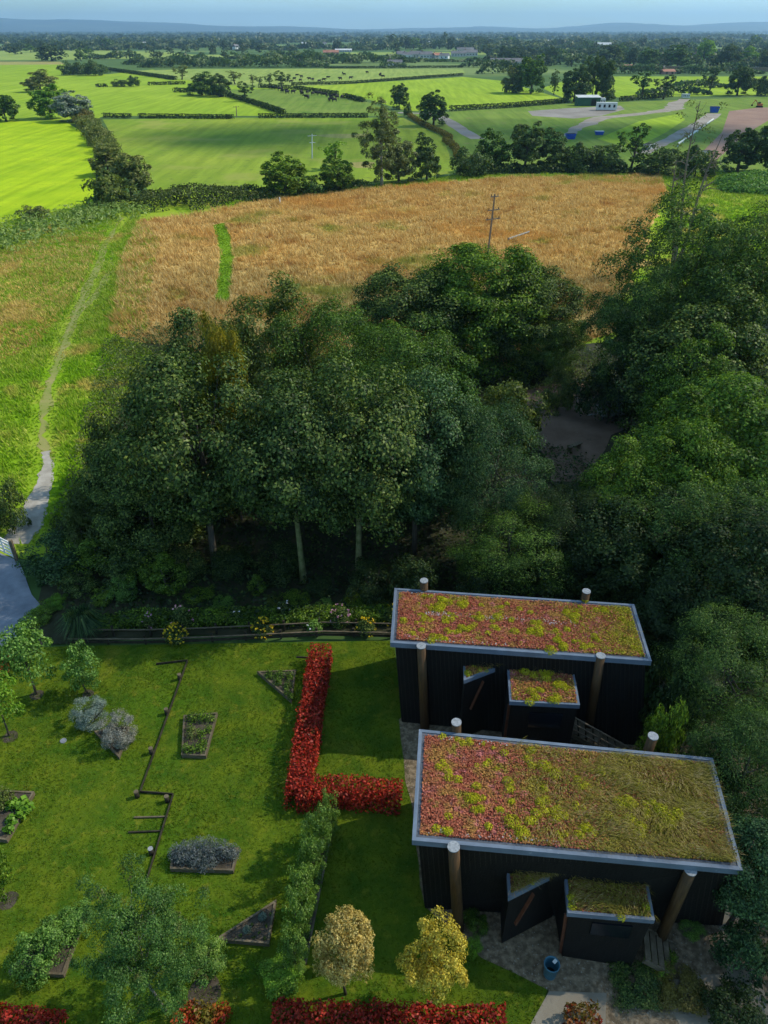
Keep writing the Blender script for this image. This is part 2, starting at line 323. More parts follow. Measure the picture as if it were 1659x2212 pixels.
def trunk_mesh(name, seed, H, r, C, rad=.22, limbs=14, stems=1, top=.72, lean=.3):
    rng = np.random.default_rng(seed + 77); mb = MB()
    for s_ in range(stems):
        a = rng.uniform(0, 6.28); off = (.0 if stems == 1 else rad * 1.6)
        b = np.array([math.cos(a) * off, math.sin(a) * off, 0]); sp = lean * (1 if stems == 1 else 2.6)
        tip = np.array([math.cos(a) * sp + rng.normal(0, .2), math.sin(a) * sp + rng.normal(0, .2), H * top])
        pts = [b + (tip - b) * t + np.array([math.sin(t * 5 + a) * .12 * sp, math.cos(t * 4 + a) * .12 * sp, 0]) for t in np.linspace(0, 1, 7)]
        k = 1 if stems == 1 else .72
        mb.tube(pts, [rad * k * q for q in (1.35, 1, .88, .74, .58, .4, .15)], 8)
        idx = rng.choice(len(C), min(limbs // stems, len(C)), replace=False)
        for i in idx:
            t = rng.uniform(.35, .9); p0 = b + (tip - b) * t; p1 = C[i] * np.array([.78, .78, 1]); p1 = np.array([p1[0], p1[1], max(p1[2], p0[2] + .1)])
            pm = (p0 + p1) / 2 + np.array([0, 0, -.06 * H * rng.random()])
            mb.tube([p0, pm, p1], [rad * .38 * k, rad * .22 * k, rad * .07 * k], 5, False)
    me = mb.mesh(name, True); return me
LIB = {}
def make(kind, seed, H, r, base, clumps, per, size, trunk=dict(), **k):
    cm, C = crown_mesh(kind + '_crown', seed, H, r, base, clumps, per, size, **k)
    tm = trunk_mesh(kind + '_trunk', seed, H, r, C, **trunk)
    LIB.setdefault(kind, []).append((cm, tm, H, r))
for s_ in (1, 2, 3): make('syc', s_, 13, 4, 4.0, 110, 330, .20, trunk=dict(rad=.2, limbs=16), cl=.29, lob=.16, inner=.2, jit=.45)
for s_ in (4, 5): make('fine', s_, 12, 4, 1.0, 150, 330, .15, trunk=dict(rad=.2, limbs=12), skirt=.7, jit=.45, cl=.27, aspect=.35, lob=.14, inner=.2)
for s_ in (31, 32): make('round', s_, 12, 4, .3, 150, 330, .20, trunk=dict(rad=.2, limbs=6, top=.5), skirt=.9, cl=.27, lob=.14, inner=.12, jit=.45)
for s_ in (33, 34): make('dome', s_, 12, 5.2, .3, 190, 380, .21, trunk=dict(rad=.2, limbs=6, top=.5), skirt=.9, cl=.23, lob=.12, inner=.1, jit=.45)
for s_ in (6, 7): make('ash', s_, 16, 6, .6, 240, 230, .22, trunk=dict(rad=.22, limbs=26), skirt=.7, cl=.19, aspect=.4, lob=.22)
for s_ in (8, 9): make('bush', s_, 2.4, 1.5, 0.0, 44, 150, .125, trunk=dict(rad=.06, limbs=6, stems=3), skirt=.9, cl=.34)
for s_ in (10, 11): make('orchard', s_, 2.6, 1.05, .7, 36, 95, .11, trunk=dict(rad=.045, limbs=8, top=.7), cl=.33, lob=.3)
make('gold', 12, 3.0, 1.1, 1.3, 80, 200, .085, trunk=dict(rad=.05, limbs=10), cl=.28, lob=.10, aspect=.4)
make('gold', 27, 3.0, 1.1, .9, 70, 190, .085, trunk=dict(rad=.05, limbs=10), cl=.28, lob=.2, aspect=.45)
make('ball', 41, 1.7, .75, 0.0, 40, 230, .075, trunk=dict(rad=.04, limbs=4, stems=2), cl=.32, lob=.08, inner=.15, aspect=.3, skirt=.7)
make('birch', 13, 7.5, 2.5, 1.0, 260, 230, .075, trunk=dict(rad=.07, limbs=24, lean=.5), cl=.16, lob=.35, aspect=.7, droop=.4)
for s_ in (14, 15, 16, 17): make('mid', s_, 11, 4.2, .2, 80, 95, .55, trunk=dict(rad=.3, limbs=8), skirt=.9, cl=.26)
make('tall', 18, 18, 4.4, 1.0, 130, 90, .42, trunk=dict(rad=.3, limbs=24), cl=.2, lob=.3, top=.7, aspect=.4)
make('tall', 28, 18, 4.4, 1.0, 130, 90, .42, trunk=dict(rad=.3, limbs=24), cl=.2, lob=.3, top=.8, aspect=.4)
for s_ in (19, 20): make('midbush', s_, 4, 3, 0.0, 34, 75, .42, trunk=dict(rad=.1, limbs=5, stems=2), skirt=.9, cl=.32)
for s_ in (21, 22, 23): make('far', s_, 11, 5, .1, 32, 30, 1.25, trunk=dict(rad=.35, limbs=4), skirt=.9, cl=.32)
make('cone', 24, 2.6, .75, 0.0, 46, 130, .07, trunk=dict(rad=.05, limbs=4), cl=.3, top=.15, lob=.05, inner=.1)
make('loose', 25, 9, 2.2, 2.0, 40, 40, .42, trunk=dict(rad=.2, limbs=14), cl=.25, lob=.35)
rs = random.Random(5)
def tree(kind, name, label, cat, base, H, r, mat, bark='bark', group=None, parts=True, variant=None, rot=None):
    lib = LIB[kind]; cm, tm, H0, r0 = lib[(rs.randrange(len(lib))) if variant is None else variant]
    t = thing(name, label, cat, tuple(base), group, rs.uniform(0, 6.28) if rot is None else rot, (r / r0, r / r0, H / H0))
    c = link('crown' if cat in ('tree',) else 'foliage', cm, M[mat], t)
    link('trunk' if cat == 'tree' else 'stems', tm, M[bark], t)
    return t
def tree_apex(kind, name, label, cat, px, py, Y, r, mat, **k):      # apex seen at px, py; standing at distance Y
    p = atY(px, py, Y); return tree(kind, name, label, cat, (p[0], Y, 0), max(p[2], .4), r, mat, **k)
def tree_foot(kind, name, label, cat, px, py, hpx, wpx, mat, **k):  # foot seen at px, py, sizes from the photo
    b = at(px, py); top = atY(px, py - hpx, b[1])[2]; dep = b[1] * math.cos(TH) + (CAMH - top / 2) * math.sin(TH)
    return tree(kind, name, label, cat, b, max(top, .3), wpx / 2 * dep / F, mat, **k)

# ------------------------------------------------------------------ ground sheets
def sheet(name, pts, mat, z, px=True, label=None):
    P = [at(*p)[:2] for p in pts] if px else pts
    me = bpy.data.meshes.new(name)
    P = list(P); a = sum(P[i][0] * P[(i + 1) % len(P)][1] - P[(i + 1) % len(P)][0] * P[i][1] for i in range(len(P)))
    if a < 0: P = P[::-1]
    me.from_pydata([(float(p[0]), float(p[1]), z) for p in P], [], [tuple(range(len(P)))]); me.update()
    o = link(name, me, M[mat]); return tag(o, kind='structure', label=label)
def wob(pts, amp=.25, step=1.5, seed=0, closed=True):                # world polygon with irregular edges
    rng = random.Random(seed); P = [at(*p)[:2] for p in pts]; out = []
    n = len(P)
    for i in range(n if closed else n - 1):
        a, b = P[i], P[(i + 1) % n]; Ln = np.linalg.norm(b - a); k = max(1, int(Ln / step)); nrm = np.array([-(b - a)[1], (b - a)[0]]) / (Ln + 1e-6)
        for j in range(k): out.append(a + (b - a) * j / k + (nrm * rng.gauss(0, amp) if j else 0))
    if not closed: out.append(P[-1])
    return out
def ribbon(name, pts, mat, z, width_m=None, amp=.15, seed=1):          # pts: (px, py, width in metres)
    rng = random.Random(seed); c = [(at(p[0], p[1])[:2], p[2]) for p in pts]; Lf, Rt = [], []
    dense = []
    for i in range(len(c) - 1):
        for j in range(6): t = j / 6; dense.append((c[i][0] * (1 - t) + c[i + 1][0] * t, c[i][1] * (1 - t) + c[i + 1][1] * t))
    dense.append(c[-1])
    for i, (p, wd) in enumerate(dense):
        d = dense[min(i + 1, len(dense) - 1)][0] - dense[max(i - 1, 0)][0]; d = d / (np.linalg.norm(d) + 1e-9); nrm = np.array([-d[1], d[0]])
        Lf.append(p + nrm * (wd / 2 + rng.gauss(0, amp))); Rt.append(p - nrm * (wd / 2 + rng.gauss(0, amp)))
    V = [(float(p[0]), float(p[1]), z) for p in Lf + Rt]; n = len(Lf)
    me = bpy.data.meshes.new(name); me.from_pydata(V, [], [(i, i + n, i + n + 1, i + 1) for i in range(n - 1)]); me.update()
    return tag(link(name, me, M[mat]), kind='structure')

sheet('ground', [(-16000, -60), (16000, -60), (16000, 15500), (-16000, 15500)], 'country', -.06, px=False)
# fields from far to near
sheet('field_far_pale', [(-40, 131), (-40, 106), (60, 104), (350, 112), (420, 118), (560, 118), (560, 124), (200, 128)], 'field_pale', -.040)
sheet('field_far_strip', [(760, 118), (740, 113), (1130, 112), (1160, 119)], 'field_pale', -.040)
sheet('field_left', [(-60, 262), (-60, 140), (140, 138), (150, 162), (235, 160), (330, 150), (420, 176), (640, 172), (800, 210), (640, 250), (225, 250), (180, 268)], 'field_lime', -.036)
sheet('field_straw_strip', [(-60, 141), (-60, 133), (130, 133), (140, 139)], 'field_straw', -.032)
sheet('field_cattle', [(270, 153), (420, 149), (720, 148), (1000, 150), (1005, 158), (690, 184), (560, 190), (440, 178)], 'field_pale', -.032)
sheet('field_lower_cattle', [(380, 195), (560, 192), (690, 198), (800, 222), (870, 250), (615, 250), (500, 210)], 'field_green', -.028)
sheet('field_lime', [(690, 196), (640, 188), (1000, 166), (1090, 175), (1230, 218), (975, 236), (880, 240), (800, 216)], 'field_lime', -.024)
sheet('field_right_far', [(1170, 190), (1250, 165), (1700, 165), (1700, 205), (1320, 210), (1240, 222)], 'field_lime', -.028)
sheet('field_mid', [(222, 258), (500, 254), (870, 254), (965, 300), (985, 372), (860, 392), (560, 420), (330, 425), (262, 330)], 'field_mid', -.020)
sheet('field_track_side', [(880, 244), (975, 241), (1230, 224), (1700, 208), (1700, 400), (985, 385), (960, 300)], 'field_green', -.016)
sheet('field_bright', [(-80, 500), (-80, 262), (60, 262), (140, 262), (188, 290), (212, 330), (205, 400), (200, 440), (140, 470), (60, 485)], 'field_bright', -.020)
sheet('meadow', wob([(-80, 500), (60, 470), (200, 440), (560, 405), (800, 402), (980, 380), (1430, 380), (1760, 372), (1760, 900), (1200, 900), (900, 1000), (200, 1250), (-80, 1180)], .5, 4), 'meadow_green', -.012, px=False)
sheet('dry_meadow', wob([(290, 482), (430, 466), (545, 436), (760, 412), (1100, 384), (1425, 380), (1440, 410), (1400, 500), (1320, 720), (1100, 800), (560, 800), (240, 720), (262, 560)], .7, 3), 'meadow_gold', -.004, px=False)
sheet('mown_path', wob([(460, 486), (486, 481), (498, 510), (504, 545), (503, 590), (496, 650), (464, 655), (471, 600), (476, 550), (469, 515)], .10, 1.2), 'mown', .002, px=False)
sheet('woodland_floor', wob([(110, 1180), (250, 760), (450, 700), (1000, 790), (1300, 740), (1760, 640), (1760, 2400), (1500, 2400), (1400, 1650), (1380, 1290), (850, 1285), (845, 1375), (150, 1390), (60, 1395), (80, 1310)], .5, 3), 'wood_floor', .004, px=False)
sheet('clearing', wob([(1120, 846), (1200, 828), (1420, 832), (1440, 890), (1320, 940), (1275, 1040), (1190, 1040), (1150, 930)], .3, 2), 'clearing', .010, px=False)
ribbon('worn_path', [(262, 470, .5), (232, 520, .8), (205, 590, .8), (180, 640, 1.0), (145, 720, .9), (118, 800, .8), (98, 870, .8), (92, 940, .7), (104, 1000, .6)], 'path_dirt', .004, amp=.18)
ribbon('fork_path', [(246, 540, .5), (236, 590, .7), (205, 640, .8), (180, 670, .5)], 'path_dirt', .001, amp=.15)
ribbon('gravel_path', [(98, 975, .5), (104, 1010, .8), (94, 1050, 1.0), (75, 1095, 1.5), (55, 1140, 1.9), (30, 1175, 1.6)], 'path_gravel', .010, amp=.08)
sheet('driveway', wob([(-160, 1190), (0, 1195), (40, 1212), (60, 1262), (86, 1305), (70, 1350), (12, 1392), (-60, 1440), (-200, 1440)], .1, 1), 'asphalt', .012, px=False)
sheet('lawn', [(-220, 1440), (0, 1402), (150, 1396), (850, 1384), (872, 1560), (895, 1730), (925, 1960), (1040, 2068), (1182, 2137), (1150, 2260), (1100, 2420), (-260, 2420)], 'lawn', .016)
sheet('gravel', wob([(862, 1555), (900, 1520), (1500, 1520), (1700, 1700), (1720, 2420), (1100, 2420), (1185, 2140), (1040, 2070), (918, 1960), (889, 1735), (866, 1600)], .04, .8), 'gravel', .024, px=False)
sheet('concrete_path', [(1186, 2142), (1310, 2146), (1300, 2420), (1030, 2420)], 'concrete', .032)
sheet('side_path', [(1545, 1960), (1600, 1940), (1720, 2420), (1560, 2420), (1420, 2110), (1470, 2108), (1570, 2105)], 'concrete', .030)
# right-hand yard with tracks
sheet('yard', [(1140, 240), (1220, 234), (1340, 228), (1350, 236), (1300, 250), (1240, 256), (1150, 250)], 'yard', -.008)
ribbon('lane', [(860, 243, 4), (940, 246, 4.5), (985, 272, 4.2), (1030, 300, 4)], 'yard', -.008, amp=.3)
ribbon('farm_track', [(1225, 294, 3.5), (1250, 274, 4), (1300, 254, 6), (1400, 244, 5), (1455, 236, 7), (1462, 222, 6), (1480, 214, 4)], 'soil_track', -.004, amp=.5)
ribbon('site_road', [(1385, 332, 3.5), (1440, 305, 4), (1500, 275, 4.5), (1545, 245, 5)], 'soil_track', -.002, amp=.3)
sheet('excavated_soil', [(1540, 352), (1520, 325), (1560, 285), (1575, 240), (1640, 232), (1660, 232), (1660, 260), (1610, 290), (1565, 330)], 'bare_soil', -.006)
sheet('bright_plot', [(1290, 300), (1380, 262), (1470, 245), (1480, 258), (1440, 285), (1370, 322)], 'field_lime', -.010)
sheet('bare_patch', wob([(680, 292), (730, 289), (800, 288), (800, 296), (740, 299), (700, 296)], .4, 3), 'field_straw', -.012, px=False)
sheet('bare_patch', wob([(750, 352), (780, 349), (808, 350), (806, 362), (770, 363)], .3, 2), 'field_straw', -.012, px=False)

# ------------------------------------------------------------------ hills on the horizon
def hills():
    xs = np.linspace(-15000, 15000, 260); ys = np.linspace(9500, 15000, 26); V = []
    prof = [(-60, 40), (60, 43), (200, 47), (330, 52), (450, 57), (600, 58), (760, 62), (900, 61), (1050, 58), (1150, 62), (1230, 59), (1330, 53), (1450, 57), (1560, 52), (1660, 50), (1800, 52)]
    pxs = np.array([p[0] for p in prof], float); pys = np.array([p[1] for p in prof], float)
    rng = np.random.default_rng(3)
    for j, y in enumerate(ys):
        t = j / (len(ys) - 1); env = math.sin(min(1, t / .6) * math.pi / 2) if t < .6 else math.cos((t - .6) / .4 * math.pi / 2)
        for x in xs:
            px = CX + F * x / (12800 * math.cos(TH)); py = np.interp(px, pxs, pys)
            h = CAMH + (HY - py) / F * 12800 * math.cos(TH) ** 1 * 1.19
            h = h * (.88 + .12 * math.sin(x * .0011 + j * .5) * math.sin(y * .0013)) + 6 * math.sin(x * .004 + y * .002)
            V.append((x, y, h * env - 6 + rng.normal(0, 1.6)))
    n = len(xs); Fs = [(j * n + i, j * n + i + 1, (j + 1) * n + i + 1, (j + 1) * n + i) for j in range(len(ys) - 1) for i in range(n - 1)]
    tag(link('hills', np_mesh('hills', V, Fs, True), M['hill']), kind='structure')
hills()

# ------------------------------------------------------------------ far woods and hedges of the plain
def woods(name, specs, mat, seed, label):
    rng = np.random.default_rng(seed); out = []
    for (px, py, Lpx, hm, dm) in specs:
        b = at(px, py); Y = b[1]; Ln = Lpx * Y / F * .84; size = max(.9, Y / 520); n = int(min(5200, Ln * (hm + dm * .5) / (size * size) * 1.5)) + 8
        t = rng.uniform(-.5, .5, n); x = b[0] + t * Ln; y = Y + rng.uniform(0, dm, n)
        top = hm * (.62 + .22 * np.sin(x * .09 + px) + .16 * np.sin(x * .23 + y * .1) + .1 * np.sin(x * .031 * 3)) * np.clip(1.15 - np.abs(t * 2) ** 6, .3, 1)
        z = top * np.sqrt(rng.random(n)); P = np.stack([x, y, z], 1)
        Nn = np.stack([np.sin(x * .2), -np.ones(n) * .8, .8 + np.zeros(n)], 1)
        out.append(leaves(P, Nn, size * 1.7, rng, jit=.6, aspect=.8))
    V = np.concatenate(out); return tag(link(name, np_mesh(name, V, quads(V)), M[mat]), label, 'woodland', kind='stuff')
rr = random.Random(11)
sp = []
for k in range(120):
    py = rr.choice([70, 71, 72, 73, 74, 75, 76, 78, 79, 81, 83, 85]) + rr.random(); sp.append((rr.uniform(-60, 1720), py, rr.uniform(60, 300), rr.uniform(8, 15), rr.uniform(20, 80)))
woods('distant_woods', sp, 'leaf_far', 1, 'bluish distant woods stretching across the plain below the hills')
sp = []
for k in range(120):
    py = rr.uniform(85, 110); sp.append((rr.uniform(-60, 1720), py, rr.uniform(40, 170), rr.uniform(7, 13), rr.uniform(15, 50)))
for k in range(34):
    py = rr.uniform(104, 150); sp.append((rr.uniform(1060, 1720), py, rr.uniform(30, 110), rr.uniform(6, 11), rr.uniform(8, 20)))
woods('plain_woods', sp, 'leaf_far', 2, 'broken belts of dark trees across the middle of the plain')
sp = [(500, 146, 420, 10, 30), (380, 140, 240, 8, 25), (700, 138, 160, 11, 25), (180, 160, 90, 8, 18), (820, 136, 160, 9, 20), (620, 128, 260, 8, 20), (240, 128, 130, 8, 15), (850, 145, 60, 4, 8), (960, 134, 200, 3.5, 8)]
woods('copse_belt', sp, 'leaf_field', 3, 'long belt of mixed green trees behind the pale cattle field')
sp = [(1100, 160, 140, 8, 12), (1450, 160, 420, 7, 12), (1250, 140, 320, 8, 18), (1450, 132, 420, 9, 18), (1560, 190, 220, 5, 8), (1330, 118, 420, 9, 18), (1600, 150, 140, 9, 14), (1050, 146, 120, 5, 10), (1460, 205, 170, 3.5, 5)]
woods('village_woods', sp, 'leaf_field', 4, 'dark woodland band between the village roofs and the right fields')

# ------------------------------------------------------------------ hedges: one thing each
def hedge(name, label, pts, wd, ht, mat, size, dens=1.0, z0=0.0, jit=.6, rough=.18, top_px=False, group=None, seed=0, cat='hedge', aspect=.6, parent=None):
    rng = np.random.default_rng(seed + len(pts)); P = [at(p[0], p[1], ht if top_px else 0)[:2] for p in pts]; out = []
    for i in range(len(P) - 1):
        a, b = P[i], P[i + 1]; Ln = np.linalg.norm(b - a); d = (b - a) / Ln; nr = np.array([-d[1], d[0]])
        per = wd + 2 * ht; n = int(Ln * per / (size * size) * 1.5 * dens)
        s = rng.uniform(-wd * .0, Ln, n); u = rng.uniform(0, per, n)
        side = np.where(u < ht, -1, np.where(u < ht + wd, 0, 1))
        bulge = 1 + rough * (np.sin(s * 1.3 / max(wd, .3) + i) + .6 * np.sin(s * 3.1 / max(wd, .3) + 2 * i))
        off = np.where(side == 0, (u - ht) - wd / 2, side * wd / 2); z = np.where(side == 0, ht, np.where(side < 0, u, u - ht - wd))
        lump = .68 + .32 * np.sin(s * .33 + i * 2 + pts[0][0]) * np.sin(s * .13 + i) if rough > .25 else 1.0
        z = z * lump; off = off * bulge + rng.normal(0, .06 * wd, n); z = z * (.86 + .14 * bulge) + rng.normal(0, .05 * ht, n)
        z = np.clip(z, size * .3, None)
        X = a[0] + d[0] * s + nr[0] * off; Yy = a[1] + d[1] * s + nr[1] * off
        Nn = np.stack([nr[0] * side, nr[1] * side, np.where(side == 0, 1.0, .35)], 1)
        out.append(leaves(np.stack([X, Yy, z + z0], 1), Nn, size * 1.25, rng, jit=jit, aspect=aspect))
        nc = int(n * .25); s = rng.uniform(0, Ln, nc); off = rng.uniform(-.35, .35, nc) * wd; z = rng.uniform(.05, .8, nc) * ht
        out.append(leaves(np.stack([a[0] + d[0] * s + nr[0] * off, a[1] + d[1] * s + nr[1] * off, z + z0], 1), rng.normal(0, 1, (nc, 3)), size * 1.6, rng))
    V = np.concatenate(out); o = link(name, np_mesh(name, V, quads(V)), M[mat], parent)
    return o if parent is not None else tag(o, label, cat, group)
HD = [
 ('field_hedge', 'short clipped dark hedge at the left end of the long field boundary', [(223, 254), (284, 255)], 1.8, 1.9, 'leaf_hedge'),
 ('field_hedge', 'long clipped dark hedge in the middle of the field boundary', [(300, 255), (505, 257)], 1.8, 1.9, 'leaf_hedge'),
 ('field_hedge', 'clipped dark hedge between the pole and the tall pale tree', [(558, 255), (795, 254)], 1.8, 1.9, 'leaf_hedge'),
 ('field_hedge', 'dark hedge running diagonally down beside the single bushy tree', [(492, 208), (550, 226), (612, 247)], 2.2, 2.2, 'leaf_hedge'),
 ('field_hedge', 'dark hedge stub in front of the paired round trees', [(452, 202), (484, 209)], 2.2, 2.2, 'leaf_hedge'),
 ('field_hedge', 'dark hedge between the two groups of cattle', [(560, 189), (640, 193), (730, 206)], 2.2, 2.2, 'leaf_hedge'),
 ('field_hedge', 'dark hedge stub left of the tall pale tree', [(742, 210), (786, 221)], 2.2, 2.2, 'leaf_hedge'),
 ('field_hedge', 'thin ragged hedge along the far lime field edge', [(630, 184), (760, 181), (900, 170), (1000, 163)], 2.0, 1.8, 'leaf_hedge'),
 ('field_hedge', 'straight dark hedge bordering the lime field left of the green shed', [(972, 240), (1100, 233), (1225, 222)], 2.0, 2.4, 'leaf_hedge'),
 ('field_hedge', 'dark hedge right of the green shed behind the track', [(1340, 219), (1450, 209)], 2.2, 2.4, 'leaf_hedge'),
 ('field_hedge', 'brownish curving hedge between the grass and the grey lane', [(884, 252), (915, 272), (950, 288), (975, 302)], 1.5, 1.6, 'leaf_brown'),
 ('field_hedge', 'broken brown hedge end above the round dark tree', [(962, 305), (985, 325), (990, 345)], 1.8, 1.6, 'leaf_brown'),
 ('field_hedge', 'small hedge fragment in the middle of the lime field', [(208, 188), (232, 188)], 2.2, 2.0, 'leaf_hedge'),
 ('field_hedge', 'ragged low hedge in the field left of the paired round trees', [(320, 184), (400, 182)], 2.2, 2.0, 'leaf_hedge'),
 ('field_hedge', 'dark hedge curving from the copse belt into the lime fields', [(235, 152), (290, 160), (380, 173)], 3.0, 2.6, 'leaf_hedge'),
 ('field_hedge', 'low dark hedge under the paired round trees', [(376, 199), (420, 200)], 3.0, 2.4, 'leaf_hedge'),
 ('field_hedge', 'ragged thin bush line at the far edge of the cattle field', [(700, 148), (1000, 146)], 3.0, 2.0, 'leaf_hedge'),
]
for i, (nm, lb, pts, wd, ht, mt) in enumerate(HD): hedge(nm, lb, pts, wd * .8, ht * .68, 'leaf_dark' if mt == 'leaf_hedge' else mt, .34 if pts[0][1] > 235 else .55, seed=i, rough=.16)
hedge('hedgerow', 'overgrown brown-green hedgerow beside the bright left field', [(178, 262), (205, 292), (228, 325), (236, 345)], 4.2, 3.2, 'leaf_bronze', .36, seed=31, rough=.45)
hedge('scrub_bank', 'low dark scrub along the near edge of the shaded field', [(300, 440), (390, 444), (480, 435), (560, 424)], 7.0, 2.4, 'leaf_hedge', .32, seed=32, rough=.45, cat='scrub')
hedge('scrub_bank', 'green scrub strip under the round tree and the knobbly tree', [(560, 424), (640, 418), (760, 404), (790, 400)], 4.0, 1.3, 'leaf_scrub', .35, seed=33, rough=.3, cat='scrub')
hedge('scrub_bank', 'low dark green scrub along the far edge of the dry meadow', [(990, 378), (1120, 372), (1270, 372), (1420, 378)], 3.5, 1.7, 'leaf_dark', .4, seed=34, rough=.3, cat='scrub')
hedge('reed_bed', 'pale green reeds bordering the bright left field', [(-60, 545), (60, 505), (170, 475), (290, 455)], 11, 1.3, 'leaf_reed', .5, seed=35, rough=.2, cat='reeds', aspect=.22)

